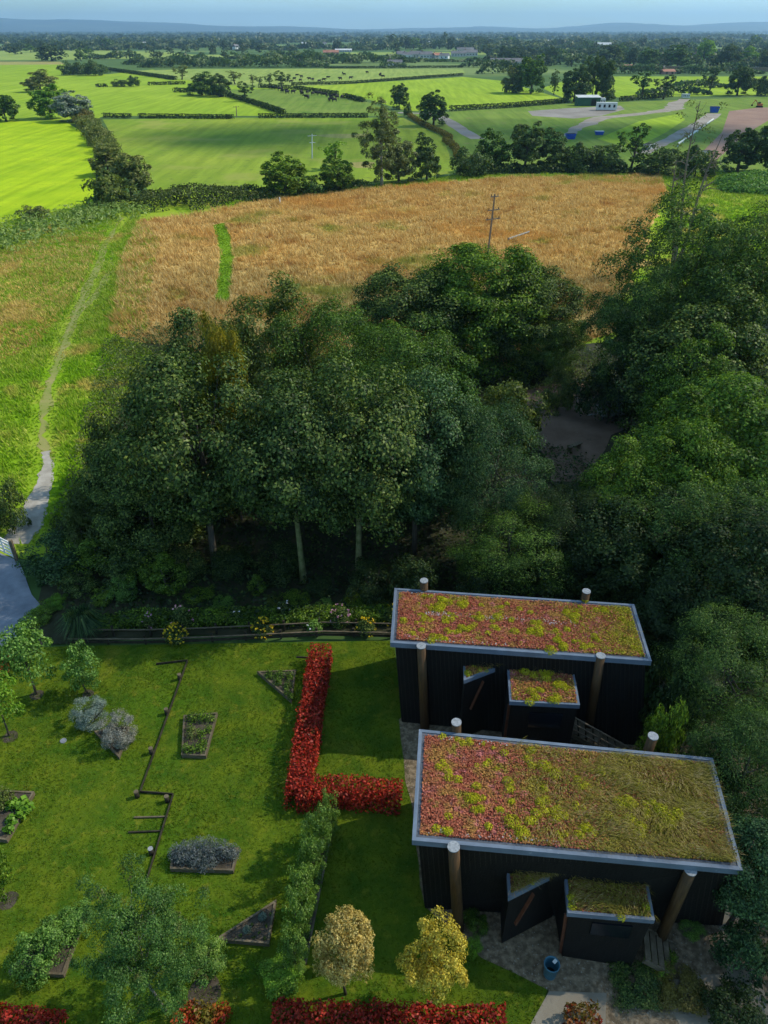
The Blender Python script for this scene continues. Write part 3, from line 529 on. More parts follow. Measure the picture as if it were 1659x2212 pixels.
# individual field trees: kind, label, px, py of foot, height, width in photo pixels, material
FT = [
 ('mid', 'round dark brown-green tree behind the yellow-green tree at left', 88, 198, 50, 66, 'leaf_bronze'),
 ('mid', 'bright yellow-green tree beside the silvery willow', 112, 256, 76, 76, 'leaf_lime'),
 ('mid', 'silvery white willow at the corner of the bright field', 165, 262, 66, 84, 'leaf_silver'),
 ('mid', 'green tree at the left edge above the bright field', 14, 262, 62, 58, 'leaf_fine'),
 ('midbush', 'round dark bush standing alone in the bright left field', 77, 474, 33, 58, 'leaf_bronze'),
 ('mid', 'brown-green tree in the hedgerow above its widest bushes', 236, 378, 62, 76, 'leaf_bronze'),
 ('mid', 'large olive bush tree with rusty patches in the hedgerow', 286, 425, 98, 86, 'leaf_bronze'),
 ('midbush', 'darker olive bush at the foot of the hedgerow', 245, 446, 80, 96, 'leaf_olive'),
 ('midbush', 'small brown-topped bush in the hedgerow under the silvery willow', 184, 272, 38, 40, 'leaf_brown'),
 ('midbush', 'olive hedgerow bush halfway down the left field edge', 213, 312, 40, 46, 'leaf_bronze'),
 ('mid', 'dense round dark green tree at the near edge of the shaded field', 618, 422, 95, 94, 'leaf_green'),
 ('midbush', 'low light green bush leaning on the dense round tree', 668, 418, 42, 60, 'leaf_fine'),
 ('loose', 'knobbly lime-topped tree right of the dense round tree', 722, 366, 62, 46, 'leaf_lime'),
 ('mid', 'dark green bushy lower crown beneath the knobbly lime tree', 730, 412, 78, 70, 'leaf_green'),
 ('tall', 'tall pale feathery willow in the centre of the fields', 825, 402, 204, 96, 'leaf_willow'),
 ('mid', 'pale green bush at the foot of the tall feathery willow', 862, 394, 100, 70, 'leaf_willow'),
 ('mid', 'dark oval tree right of the tall feathery willow', 922, 390, 106, 60, 'leaf_field'),
 ('mid', 'open dark tree on a thin trunk beside the grey lane', 936, 272, 78, 64, 'leaf_field'),
 ('mid', 'dark tree left of the lane beyond the tall willow', 862, 236, 58, 40, 'leaf_field'),
 ('midbush', 'small dark conical bush beside the lane bend', 881, 252, 32, 20, 'leaf_field'),
 ('midbush', 'round dark shrub at the left end of the meadow tree row', 1013, 380, 68, 76, 'leaf_field'),
 ('mid', 'medium green tree second in the row behind the dry meadow', 1062, 366, 92, 74, 'leaf_fine'),
 ('mid', 'tall dark green tree third in the row behind the dry meadow', 1132, 368, 110, 80, 'leaf_field'),
 ('mid', 'dark green tree right of the tall one in the meadow row', 1196, 366, 92, 72, 'leaf_field'),
 ('midbush', 'dark rounded bush tree below the blue skip', 1252, 370, 66, 84, 'leaf_field'),
 ('midbush', 'dark wide bush in the row left of the broken-topped tree', 1305, 370, 62, 84, 'leaf_field'),
 ('loose', 'narrow broken-topped green tree in the meadow row', 1360, 372, 108, 58, 'leaf_fine'),
 ('midbush', 'dark green bush beneath the pale open boat trailer', 1425, 376, 66, 96, 'leaf_field'),
 ('midbush', 'green bush at the right end of the meadow row', 1500, 384, 72, 90, 'leaf_field'),
 ('mid', 'dense tree at the right edge beside the bare soil', 1592, 372, 100, 84, 'leaf_field'),
 ('mid', 'dark tree touching the right edge above the thistle patch', 1660, 372, 134, 80, 'leaf_field'),
 ('mid', 'broad pale green tree left of the paired round trees pair', 436, 206, 52, 62, 'leaf_fine'),
 ('mid', 'dark green round tree right of its paler twin', 476, 209, 52, 46, 'leaf_field'),
 ('loose', 'single bushy tree at the top of the diagonal hedge', 532, 219, 44, 32, 'leaf_field'),
 ('loose', 'small open tree behind the diagonal hedge', 508, 182, 30, 30, 'leaf_bronze'),
 ('loose', 'thin small tree left of the cattle', 546, 184, 24, 16, 'leaf_bronze'),
 ('loose', 'second thin small tree left of the cattle', 562, 187, 22, 16, 'leaf_field'),
 ('loose', 'slender round-topped tree among the cattle hedge', 582, 190, 32, 18, 'leaf_field'),
 ('loose', 'dark umbrella-shaped tree next to the grazing cattle', 610, 192, 40, 32, 'leaf_field'),
 ('loose', 'open-branched tree in the far pale field', 393, 172, 32, 30, 'leaf_bronze'),
 ('midbush', 'clump of dark bushes in the far lime field', 262, 187, 17, 36, 'leaf_field'),
 ('midbush', 'taller bush at the right end of the far bush clump', 289, 187, 25, 27, 'leaf_field'),
 ('midbush', 'dark green thicket at the corner of the copse belt', 160, 162, 32, 50, 'leaf_field'),
 ('midbush', 'dark green thicket beside the copse belt hedge', 205, 163, 34, 50, 'leaf_field'),
 ('far', 'tall rounded tree at the left above the pale far field', 112, 132, 38, 50, 'leaf_far'),
 ('far', 'pale poplar group right of the tall rounded far tree', 175, 132, 30, 25, 'leaf_fine'),
 ('mid', 'broad leafy tree left of the poplars in the lime field', 1146, 202, 88, 62, 'leaf_fine'),
 ('mid', 'pale olive tree behind the broad leafy tree', 1108, 200, 60, 50, 'leaf_willow'),
 ('tall', 'narrow dark poplar between the field tree groups', 1196, 205, 56, 22, 'leaf_field'),
 ('mid', 'dark round tree left of the green shed', 1240, 220, 82, 60, 'leaf_field'),
 ('tall', 'tall dark poplar behind the green shed', 1278, 216, 104, 34, 'leaf_field'),
 ('mid', 'dense dark tree right of the tall poplar', 1302, 216, 96, 42, 'leaf_field'),
 ('tall', 'first tall thin poplar left of the green shed', 1262, 214, 98, 28, 'leaf_field'),
 ('midbush', 'low dark bush right of the green shed', 1316, 216, 24, 26, 'leaf_field'),
 ('midbush', 'small dark bush at the left of the poplar field corner', 1096, 200, 22, 14, 'leaf_field'),
 ('midbush', 'second small dark bush in the poplar field corner', 1116, 202, 26, 22, 'leaf_field'),
 ('loose', 'open tree in the lime field right of the poplars', 1385, 212, 60, 44, 'leaf_fine'),
 ('loose', 'second open tree in the right lime field', 1432, 214, 54, 40, 'leaf_field'),
 ('loose', 'dark open tree left of the far right tree pair', 1530, 204, 58, 34, 'leaf_field'),
 ('mid', 'dark round tree in the far right fields', 1592, 206, 66, 56, 'leaf_field'),
 ('midbush', 'dark bush by the right edge of the far fields', 1645, 206, 44, 50, 'leaf_field'),
 ('mid', 'large dark dense tree above the grey yard', 1316, 138, 42, 54, 'leaf_field'),
 ('mid', 'tall dark tree left of the village roofs', 1084, 130, 32, 24, 'leaf_field'),
 ('mid', 'tall rounded tree in front of the village', 1105, 134, 34, 32, 'leaf_field'),
 ('mid', 'bulky dark tree behind the broad leafy tree', 1195, 134, 36, 34, 'leaf_field'),
 ('mid', 'bright green rounded tree at the upper right', 1518, 136, 54, 40, 'leaf_lime'),
 ('mid', 'big weeping green tree above the far wall', 1462, 148, 52, 54, 'leaf_fine'),
 ('mid', 'dark spreading tree between the two white houses', 1568, 150, 56, 50, 'leaf_field'),
 ('mid', 'yellowish tree near the right edge of the village', 1612, 142, 44, 40, 'leaf_lime'),
 ('mid', 'dark tree cut by the right edge at the village', 1655, 150, 48, 40, 'leaf_field'),
 ('mid', 'olive tree above the stone wall at right', 1400, 146, 44, 46, 'leaf_fine'),
 ('mid', 'dark tree right of the grey farm roofs', 1368, 140, 38, 30, 'leaf_field'),
 ('far', 'dark rounded tree on the skyline above the village', 1032, 96, 20, 22, 'leaf_far'),
 ('far', 'second dark rounded tree on the village skyline', 1055, 97, 17, 20, 'leaf_far'),
 ('far', 'dark pointed tree pair at the village edge', 880, 96, 20, 16, 'leaf_far'),
 ('far', 'dark spreading tree beside the white farmhouse', 858, 116, 30, 26, 'leaf_far'),
]
for (kd, lb, px, py, h, wd, mt) in FT:
    tree_foot(kd, 'bush' if kd == 'midbush' else 'tree', lb, 'bush' if kd == 'midbush' else 'tree', px, py, h, wd, mt, bark='bark_pale' if 'willow' in lb and kd == 'tall' else 'bark')
rr = random.Random(4)
for k in range(46):                                                     # ordinary trees of the plain, nothing tells them apart
    px = rr.uniform(0, 1659); py = rr.uniform(104, 128); 
    tree_foot('far', 'tree', 'ordinary dark green tree scattered on the hazy plain before the woods', 'tree', px, py, rr.uniform(14, 26), rr.uniform(14, 28), rr.choice(['leaf_far', 'leaf_far', 'leaf_fine']), group='trees scattered over the plain')
for k in range(60):
    px = rr.choice([rr.uniform(820, 1659), rr.uniform(1050, 1659)]); py = rr.uniform(96, 112) if px < 1060 else rr.uniform(96, 150)
    tree_foot('far', 'tree', 'ordinary leafy tree standing among the village houses', 'tree', px, py, rr.uniform(16, 30), rr.uniform(16, 32), rr.choice(['leaf_far', 'leaf_syc', 'leaf_fine', 'leaf_dark']), group='trees around the village')
# dead tree
def dead_tree(px, py, Y, label):
    p = atY(px, py, Y); H = p[2]; t = thing('dead_tree', label, 'tree', (p[0], Y, 0)); rng = np.random.default_rng(9); mb = MB()
    stems = [((0, 0, 0), (-.9, 0, H * .97)), ((.2, 0, 0), (2.6, .5, H * .8)), ((0, 0, 0), (-2.0, .6, H * .66))]
    for a, b in stems:
        a = np.array(a); b = np.array(b, float); pts = [a + (b - a) * q + np.array([math.sin(q * 7) * .25, 0, 0]) for q in np.linspace(0, 1, 8)]
        mb.tube(pts, np.linspace(.24, .03, 8).tolist(), 6)
        for k in range(16):
            q = rng.uniform(.35, .98); s = a + (b - a) * q; d = np.array([rng.normal(0, 1), rng.normal(0, .5), rng.uniform(.2, .9)]); d = d / np.linalg.norm(d) * rng.uniform(1.0, 3.2) * (1.3 - q)
            m_ = s + d * .5 + rng.normal(0, .15, 3); e = s + d
            mb.tube([s, m_, e], [.07, .045, .015], 4, False)
            for j in range(3): mb.tube([m_, m_ + rng.normal(0, .45, 3) + np.array([0, 0, .3])], [.03, .01], 3, False)
    mb.build('trunk', M['pole_wood'], t)
    C = [np.array([rng.normal(-.5, 1.6), rng.normal(0, .8), H * rng.uniform(.55, .97)]) for _ in range(16)]
    V = np.concatenate([blob_leaves(c, .7, 30, .22, rng) for c in C]); link('crown', np_mesh('sparse_crown', V, quads(V)), M['leaf_willow'], t)
dead_tree(1530, 205, 92, 'half-dead bare tree with pale branches against the bare soil')

# ------------------------------------------------------------------ near trees: kind, label, apex px, py, distance, crown radius, material
NT = [
 ('syc', 'broad dark sycamore at the left front of the copse', 395, 765, 33, 3.6, 'leaf_syc', 'bark'),
 ('round', 'low dark sycamore on the far left flank of the copse', 285, 925, 34, 2.8, 'leaf_syc', 'bark'),
 ('syc', 'tall sycamore at the centre front of the copse', 622, 800, 31.5, 3.2, 'leaf_syc', 'ivy_bark'),
 ('syc', 'tall sycamore over the pale ivy trunk', 765, 765, 32.2, 3.3, 'leaf_syc', 'ivy_bark'),
 ('syc', 'sycamore beside the bluish drooping tree', 905, 800, 34, 2.9, 'leaf_blue', 'bark'),
 ('fine', 'bluish-green drooping tree on the right of the copse', 1075, 862, 34, 2.8, 'leaf_blue', 'bark'),
 ('round', 'leafy tree at the back left of the copse by the rough bank', 430, 665, 40.5, 3.1, 'leaf_syc', 'bark'),
 ('round', 'mid green tree at the back of the copse below the mown path', 560, 590, 43, 3.4, 'leaf_olive', 'bark'),
 ('fine', 'soft willow-like tree in the back centre of the copse', 705, 635, 41.5, 3.8, 'leaf_fine', 'bark'),
 ('fine', 'soft willow-like tree at the back right of the copse', 865, 680, 39.5, 3.9, 'leaf_fine', 'bark'),
 ('round', 'dark tree between the copse and the large rear tree', 965, 760, 38, 2.6, 'leaf_fine', 'bark'),
 ('round', 'yellow-leaved small tree poking out of the copse', 466, 668, 37.6, 1.3, 'leaf_yellow', 'bark'),
 ('dome', 'large round tree beyond the clearing under the utility pole', 1055, 515, 62.5, 5.6, 'leaf_green', 'bark'),
 ('dome', 'left shoulder tree of the large round group', 890, 575, 61, 5.2, 'leaf_syc', 'bark'),
 ('dome', 'right shoulder tree of the large round group', 1155, 572, 62, 4.5, 'leaf_syc', 'bark'),
 ('fine', 'drooping bright green tree at the right of the round group', 1210, 690, 59, 2.5, 'leaf_fine', 'bark'),
 ('ash', 'huge airy ash tree at the right of the dry meadow', 1515, 395, 55, 5.8, 'leaf_ash', 'bark'),
 ('ash', 'airy ash against the right edge of the meadow', 1665, 430, 54, 6.0, 'leaf_ash', 'bark'),
 ('ash', 'ash with bare twigs reaching over the dry meadow', 1425, 560, 51, 3.5, 'leaf_ash', 'bark'),
 ('round', 'ash in the dip between the clearing and right edge', 1560, 620, 47, 4.5, 'leaf_syc', 'bark'),
 ('round', 'light green sycamore tree above the right clearing', 1530, 700, 44, 2.6, 'leaf_green', 'bark'),
 ('round', 'wide yellowish-green sycamore right of the clearing', 1605, 785, 37, 3.9, 'leaf_green', 'bark'),
 ('round', 'green sycamore hiding the lower edge of the clearing', 1372, 955, 33.0, 2.3, 'leaf_green', 'bark'),
 ('round', 'green sycamore between the clearing and right edge trees', 1505, 885, 34, 2.7, 'leaf_green', 'bark'),
 ('round', 'dark sycamore behind the farther cabin', 1395, 1060, 30.5, 3.2, 'leaf_dark', 'bark'),
 ('ash', 'dull olive ash at the right edge halfway down', 1560, 1030, 29, 3.6, 'leaf_ash', 'bark'),
 ('fine', 'low spreading tree in the shade beneath the drooping tree', 1120, 1095, 31, 2.9, 'leaf_fine', 'bark'),
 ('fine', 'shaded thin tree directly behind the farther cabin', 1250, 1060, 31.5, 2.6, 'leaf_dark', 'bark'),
 ('round', 'dark tree against the right edge above the cabins', 1655, 1080, 26, 3.0, 'leaf_dark', 'bark'),
 ('round', 'dark tree close to the right end of the farther roof', 1500, 1240, 25.5, 2.2, 'leaf_dark', 'bark'),
 ('fine', 'pale fine-leaved tree beside the gap between the cabins', 1605, 1330, 21, 2.4, 'leaf_ash', 'bark'),
 ('fine', 'fine-leaved tree right of the nearer roof', 1650, 1560, 17, 2.0, 'leaf_ash', 'bark'),
 ('syc', 'bluish-leaved tree overlapping the corner of the nearer roof', 1668, 1800, 13.2, 1.5, 'leaf_blue', 'bark'),
]
for (kd, lb, px, py, Y, r_, mt, bk) in NT: tree_apex(kd, 'small_tree' if kd == 'bush' else 'tree', lb, 'tree', px, py, Y, r_, mt, bark=bk)
# shrubs of the woodland edge and borders: kind, label, apex, distance, radius, material
ST = [
 ('bush', 'dark teal rounded shrub beside the driveway', 100, 1165, 32.5, 1.7, 'leaf_blue'),
 ('bush', 'mid green shrub behind the driveway corner', 190, 1150, 33, 1.8, 'leaf_green'),
 ('bush', 'green shrub left of the clipped cone', 255, 1160, 32, 1.5, 'leaf_syc'),
 ('cone', 'broad clipped conical evergreen in the flower border', 345, 1195, 30.6, 1.05, 'leaf_green'),
 ('cone', 'small narrow conical evergreen under the trees', 553, 1240, 30.4, .45, 'leaf_green'),
 ('bush', 'light green leafy shrub in front of the clipped cone', 262, 1245, 30.4, .8, 'leaf_fresh'),
 ('bush', 'low yellow-green shrub at the driveway border', 118, 1298, 29.6, .6, 'leaf_lime'),
 ('bush', 'low green shrub left of the spiky grass clump', 90, 1335, 28.7, .8, 'leaf_green'),
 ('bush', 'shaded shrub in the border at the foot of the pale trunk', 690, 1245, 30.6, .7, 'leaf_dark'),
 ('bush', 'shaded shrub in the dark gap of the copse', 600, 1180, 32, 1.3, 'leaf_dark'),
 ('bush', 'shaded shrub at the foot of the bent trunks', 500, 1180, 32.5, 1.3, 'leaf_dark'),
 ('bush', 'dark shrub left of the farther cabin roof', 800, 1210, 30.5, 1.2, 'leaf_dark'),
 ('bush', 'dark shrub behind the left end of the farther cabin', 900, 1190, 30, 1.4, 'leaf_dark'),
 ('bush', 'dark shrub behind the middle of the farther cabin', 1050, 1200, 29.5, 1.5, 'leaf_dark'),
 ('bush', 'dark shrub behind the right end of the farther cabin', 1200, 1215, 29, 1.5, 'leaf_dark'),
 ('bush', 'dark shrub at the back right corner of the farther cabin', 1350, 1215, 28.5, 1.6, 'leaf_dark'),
 ('bush', 'green shrub on the bank at the left flank of the copse', 205, 965, 37, 1.9, 'leaf_syc'),
 ('bush', 'olive shrub on the rough bank beside the worn path', 190, 1040, 35, 1.5, 'leaf_scrub'),
 ('bush', 'green shrub between the gravel path and the copse', 160, 1085, 34, 1.3, 'leaf_scrub'),
 ('bush', 'dark bush at the left edge beside the gravel path', -8, 1035, 36.5, 1.1, 'leaf_syc'),
 ('bush', 'rough bush on the bank above the left flank', 270, 860, 39, 1.8, 'leaf_scrub'),
 ('bush', 'pale rough bush at the top of the bank', 330, 775, 43, 2.0, 'leaf_scrub'),
 ('bush', 'olive bush at the near edge of the dry meadow', 400, 745, 44, 1.9, 'leaf_olive'),
 ('bush', 'rough green bush halfway up the bank beside the path', 215, 900, 39.5, 1.6, 'leaf_scrub'),
 ('bush', 'olive shrub at the left end of the clearing', 1120, 805, 47, 2.4, 'leaf_olive'),
 ('bush', 'low dark shrub at the back of the clearing', 1215, 790, 53, 1.4, 'leaf_olive'),
 ('bush', 'dark shrub behind the trailer in the clearing', 1330, 770, 51, 2.2, 'leaf_dark'),
 ('bush', 'light green shrub beside the track between the cabins', 1465, 1490, 18.5, .75, 'leaf_green'),
 ('bush', 'dark shrub at the right end of the farther cabin', 1475, 1400, 20.5, 1.1, 'leaf_dark'),
 ('bush', 'dark shrub by the right end of the nearer roof', 1560, 1620, 17.0, 1.2, 'leaf_dark'),
 ('bush', 'green shrub at the far right beside the nearer cabin', 1640, 2010, 11.8, .9, 'leaf_blue'),
 ('bush', 'weedy green plant beside the cabin steps', 1487, 2018, 13.0, .42, 'leaf_fresh'),
 ('bush', 'leafy shrub below the timber steps', 1430, 2068, 12.0, .55, 'leaf_green'),
 ('bush', 'sprawling shrub with bronze stems at the bottom of the picture', 1470, 2120, 11.2, .8, 'leaf_brown'),
 ('bush', 'dark sprawling shrub beside the concrete path', 1370, 2125, 11.3, .8, 'leaf_syc'),
 ('bush', 'dark leafy shrub in the bottom right corner', 1600, 2160, 10.4, .9, 'leaf_dark'),
 ('bush', 'round green shrub by the front post of the nearer cabin', 1028, 1978, 13.2, .42, 'leaf_green'),
 ('bush', 'small yellow-green shrub below the round green shrub', 1024, 2032, 12.3, .30, 'leaf_lime'),
 ('bush', 'rounded bright green shrub in a soil ring right of the birch', 443, 2045, 11.9, .62, 'leaf_row'),
 ('bush', 'yellow-green shrub at the lower end of the trained tree row', 608, 2085, 11.6, .72, 'leaf_lime'),
 ('ball', 'round bluish-grey willow shrub on the lawn', 183, 1512, 21.8, .68, 'leaf_bluegrey'),
 ('ball', 'pale purple-grey willow shrub in the kite shaped bed', 243, 1545, 20.8, .72, 'leaf_purplegrey'),
 ('bush', 'purple-red shrub at the left edge behind the small trees', -6, 1425, 25.0, .8, 'leaf_redmix'),
]
for (kd, lb, px, py, Y, r_, mt) in ST: tree_apex(kd, 'shrub', lb, 'shrub', px, py, Y, r_, mt)
for i, (px, py, Y, r_, mt, lb) in enumerate(((430, 1275, 30.2, .7, 'leaf_green', 'green shrub right of the clipped cone'), (480, 1300, 29.6, .6, 'leaf_fresh', 'light shrub behind the left daisies'), (640, 1285, 30, .7, 'leaf_green', 'green shrub left of the pale ivy trunk'),
        (700, 1310, 29.4, .5, 'leaf_fresh', 'light shrub just right of the pale ivy trunk'), (770, 1290, 29.8, .7, 'leaf_green', 'green shrub near the left corner of the farther roof'), (820, 1300, 29.4, .6, 'leaf_olive', 'olive shrub against the farther cabin end wall'),
        (160, 1240, 31, 1.0, 'leaf_syc', 'mid green shrub above the spiky grass clump'), (220, 1275, 30, .7, 'leaf_green', 'green shrub between the grass clump and the light leafy shrub'), (590, 1300, 29.6, .5, 'leaf_olive', 'olive shrub behind the middle daisies'),
        (300, 1180, 32, 1.1, 'leaf_green', 'green shrub just behind the clipped cone'), (400, 1190, 32, 1.0, 'leaf_syc', 'dark shrub right behind the clipped cone'))): tree_apex('bush', 'shrub', lb, 'shrub', px, py, Y, r_, mt)
# ground cover below the copse
def cover(name, pts, n, size, mat, z1, label, seed=0, clump=None):
    rng = np.random.default_rng(seed); P = np.array([at(*p)[:2] for p in pts]); lo, hi = P.min(0), P.max(0); out = []
    while len(out) < n:
        q = lo + (hi - lo) * rng.random(2); ins = False; j = len(P) - 1
        for i in range(len(P)):
            if (P[i][1] > q[1]) != (P[j][1] > q[1]) and q[0] < (P[j][0] - P[i][0]) * (q[1] - P[i][1]) / (P[j][1] - P[i][1]) + P[i][0]: ins = not ins
            j = i
        if ins: out.append(q)
    Q = np.array(out); z = rng.uniform(.02, z1, n) * (.6 + .4 * np.sin(Q[:, 0] * 1.7) * np.sin(Q[:, 1] * 1.3))
    V = leaves(np.stack([Q[:, 0], Q[:, 1], np.abs(z) + .02], 1), np.tile([0, 0, 1.0], (n, 1)), size, rng, jit=.5)
    return tag(link(name, np_mesh(name, V, quads(V)), M[mat]), label, 'ground cover', kind='stuff')
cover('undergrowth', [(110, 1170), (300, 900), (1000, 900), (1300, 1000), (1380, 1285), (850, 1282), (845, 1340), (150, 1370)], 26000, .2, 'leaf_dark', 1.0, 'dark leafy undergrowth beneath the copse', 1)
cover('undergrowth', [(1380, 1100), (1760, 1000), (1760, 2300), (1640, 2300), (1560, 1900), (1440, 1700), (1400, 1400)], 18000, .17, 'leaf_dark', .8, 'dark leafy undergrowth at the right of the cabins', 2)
cover('bank_growth', [(110, 1160), (230, 740), (420, 690), (760, 760), (1050, 800), (1300, 760), (1350, 820), (1130, 850), (900, 900), (330, 900), (200, 1000)], 30000, .2, 'leaf_scrub', 1.1, 'rough weeds and brambles on the bank behind the copse', 3)
cover('border_plants', [(150, 1366), (845, 1352), (850, 1318), (600, 1322), (300, 1328), (140, 1345)], 20000, .12, 'leaf_green', .75, 'low mixed green planting in the flower border', 4)


# ------------------------------------------------------------------ meadow grass
def inside(P, q):
    ins = np.zeros(len(q), bool); j = len(P) - 1
    for i in range(len(P)):
        c = ((P[i][1] > q[:, 1]) != (P[j][1] > q[:, 1])) & (q[:, 0] < (P[j][0] - P[i][0]) * (q[:, 1] - P[i][1]) / (P[j][1] - P[i][1] + 1e-12) + P[i][0]); ins ^= c; j = i
    return ins
def grass(name, pts, n, h, wd, mat, label, seed=0, holes=(), lean=.35, zf=0.0, px=True, blades=5, frame=None, parent=None):
    rng = np.random.default_rng(seed); P = np.array([at(*p)[:2] for p in pts]) if px else np.array(pts); lo, hi = P.min(0), P.max(0); Q = np.zeros((0, 2))
    while len(Q) < n:
        q = lo + (hi - lo) * rng.random((n, 2)); q = q[inside(P, q)]
        for hpts in holes: q = q[~inside(hpts, q)]
        Q = np.concatenate([Q, q])
    Q = Q[:n]; pat = .75 + .35 * np.sin(Q[:, 0] * .9 + 1.3 * np.sin(Q[:, 1] * .6)) * np.sin(Q[:, 1] * .8 + Q[:, 0] * .3)
    k = blades; C = np.repeat(Q, k, 0) + rng.normal(0, .18 * h + .02, (n * k, 2)); hh = np.repeat(pat, k) * h * rng.uniform(.55, 1.25, n * k); a = rng.uniform(0, 6.283, n * k)
    T = np.stack([np.cos(a), np.sin(a)], 1) * (wd * .5 * rng.uniform(.6, 1.4, n * k))[:, None]
    B0 = np.column_stack([C - T, np.full(n * k, zf)]); B1 = np.column_stack([C + T, np.full(n * k, zf)])
    tip = np.column_stack([C + rng.normal(0, lean, (n * k, 2)) * hh[:, None] + np.array([-.25, 0]) * hh[:, None], zf + hh])
    V = np.stack([B0, B1, tip], 1).reshape(-1, 3); me = np_mesh(name, V, np.arange(len(V)).reshape(-1, 3))
    if frame is not None: me.transform(frame)
    o = link(name, me, M[mat], parent); 
    return o if parent is not None else tag(o, label, 'grass', kind='stuff')
mown = np.array([at(*p)[:2] for p in [(460, 486), (486, 481), (498, 510), (504, 545), (503, 590), (495, 650), (464, 655), (471, 600), (476, 550), (469, 515)]])
def strip(pts):                                                       # ribbon outline for a hole
    c = [(at(p[0], p[1])[:2], p[2]) for p in pts]; A, B = [], []
    for i, (p, wd) in enumerate(c):
        d = c[min(i + 1, len(c) - 1)][0] - c[max(i - 1, 0)][0]; d = d / np.linalg.norm(d); nr = np.array([-d[1], d[0]]); A.append(p + nr * wd / 2); B.append(p - nr * wd / 2)
    return np.array(A + B[::-1])
path_hole = strip([(275, 455, 3), (232, 520, 1.6), (205, 590, 1.6), (180, 640, 2.0), (145, 720, 1.8), (118, 800, 1.7), (98, 870, 2.0), (92, 940, 2.0), (104, 1000, 1.8), (94, 1050, 2), (75, 1095, 2.4), (30, 1180, 3.4)])
fork_hole = strip([(250, 520, .8), (240, 590, 1.2), (205, 640, 1.2), (180, 670, .8)])
grass('dry_grass', [(300, 478), (430, 462), (545, 436), (760, 412), (1100, 384), (1425, 380), (1440, 410), (1400, 500), (1320, 720), (1100, 800), (560, 800), (240, 720), (262, 560)], 42000, .75, .10, 'meadow_gold', 'tall dry golden grass across the meadow', 5, holes=[mown])
grass('rough_grass', [(-80, 500), (60, 470), (200, 440), (300, 440), (300, 478), (262, 560), (240, 720), (330, 760), (200, 1000), (110, 1180), (-80, 1180)], 24000, .42, .09, 'meadow_green', 'rough green and straw grass beside the worn path', 6, holes=[path_hole, fork_hole])
grass('verge_grass', [(560, 405), (800, 402), (980, 380), (1430, 372), (1760, 372), (1760, 640), (1440, 640), (1440, 400), (1100, 384), (760, 412), (545, 436)], 14000, .5, .11, 'meadow_green', 'green verge grass at the far edge of the dry meadow', 7)

# ------------------------------------------------------------------ cabins
def prism_part(name, bot, top, mat, parent):
    return MB().prism([tuple(p) for p in bot], [tuple(p) for p in top]).build(name, M[mat], parent)
def bil(Q, u, v):                                                     # Q: BL, BR, TR, TL
    return (1 - v) * ((1 - u) * Q[0] + u * Q[1]) + v * ((1 - u) * Q[3] + u * Q[2])
def frame_ring(Q, inset, depth, lift=0.0):                            # mitred edge boards round a polygon
    n = len(Q); c = sum(Q) / n; mb = MB(); inner = []
    for i in range(n):
        a, b, d = Q[i - 1], Q[i], Q[(i + 1) % n]; e1 = unit(b - a); e2 = unit(d - b)
        n1 = np.array([-e1[1], e1[0], 0]); n2 = np.array([-e2[1], e2[0], 0]); bis = n1 + n2; bis = bis / (np.linalg.norm(bis) + 1e-9)
        inner.append(b + bis * min(inset / max(.25, abs(float(np.dot(bis, n1)))), inset * 3.2))
    up = np.array([0, 0, lift]); dn = np.array([0, 0, -depth])
    for i in range(n):
        j = (i + 1) % n; mb.prism([Q[i] + dn, Q[j] + dn, inner[j] + dn, inner[i] + dn], [Q[i] + up, Q[j] + up, inner[j] + up, inner[i] + up])
    return mb, inner
def sedum_mat(name, stops, layers):
    m, N, K = new_mat(name); g = N.new('ShaderNodeNewGeometry'); r = ramp(N, stops); K(g.outputs['Random Per Island'], r.inputs[0]); c = r.outputs[0]
    for sc, p, wd, col in layers:
        nn = noise(N, K, sc, 4); r2 = ramp(N, [(p, (0, 0, 0)), (p + wd, (.85, .85, .85))]); K(nn, r2.inputs[0]); c = mixc(N, K, r2.outputs[0], c, col)
    d = N.new('ShaderNodeBsdfDiffuse'); K(c, d.inputs[0]); o = N.new('ShaderNodeOutputMaterial'); K(d.outputs[0], o.inputs[0]); return m
M['sedum_red'] = sedum_mat('red_sedum', [(0, (.33, .085, .05)), (.5, (.42, .13, .075)), (1, (.52, .19, .12))], [(1.3, .50, .12, (.46, .25, .07)), (2.4, .57, .09, (.58, .20, .19)), (.9, .60, .06, (.34, .29, .04)), (4.5, .60, .06, (.30, .07, .05)), (3.1, .64, .05, (.13, .075, .05))])
M['sedum_green'] = sedum_mat('green_sedum', [(0, (.20, .19, .018)), (.5, (.38, .34, .03)), (1, (.55, .47, .06))], [(1.3, .58, .1, (.28, .17, .045))])
M['sedum_lime'] = sedum_mat('lime_cushions', [(0, (.30, .31, .012)), (.6, (.50, .47, .02)), (1, (.66, .58, .05))], [])
M['roof_straw'] = sedum_mat('roof_straw', [(0, (.24, .16, .05)), (.6, (.40, .28, .10)), (1, (.66, .50, .24))], [(1.2, .50, .1, (.24, .20, .05)), (.7, .58, .08, (.40, .20, .08))])
M['roof_moss'] = sedum_mat('roof_moss', [(0, (.16, .14, .022)), (.5, (.28, .24, .035)), (1, (.42, .34, .07))], [(1.5, .58, .1, (.22, .12, .04))])
M['substrate'] = surf_mat('roof_substrate', (.14, .05, .032), (.24, .10, .06), 4, .95, 8, .6, 20, spots=[(9, .62, .05, (.30, .24, .19)), (1.2, .58, .1, (.13, .12, .03))])
M['stones'] = surf_mat('white_stone_chips', (.35, .33, .33), (.6, .58, .57), 9, .9)
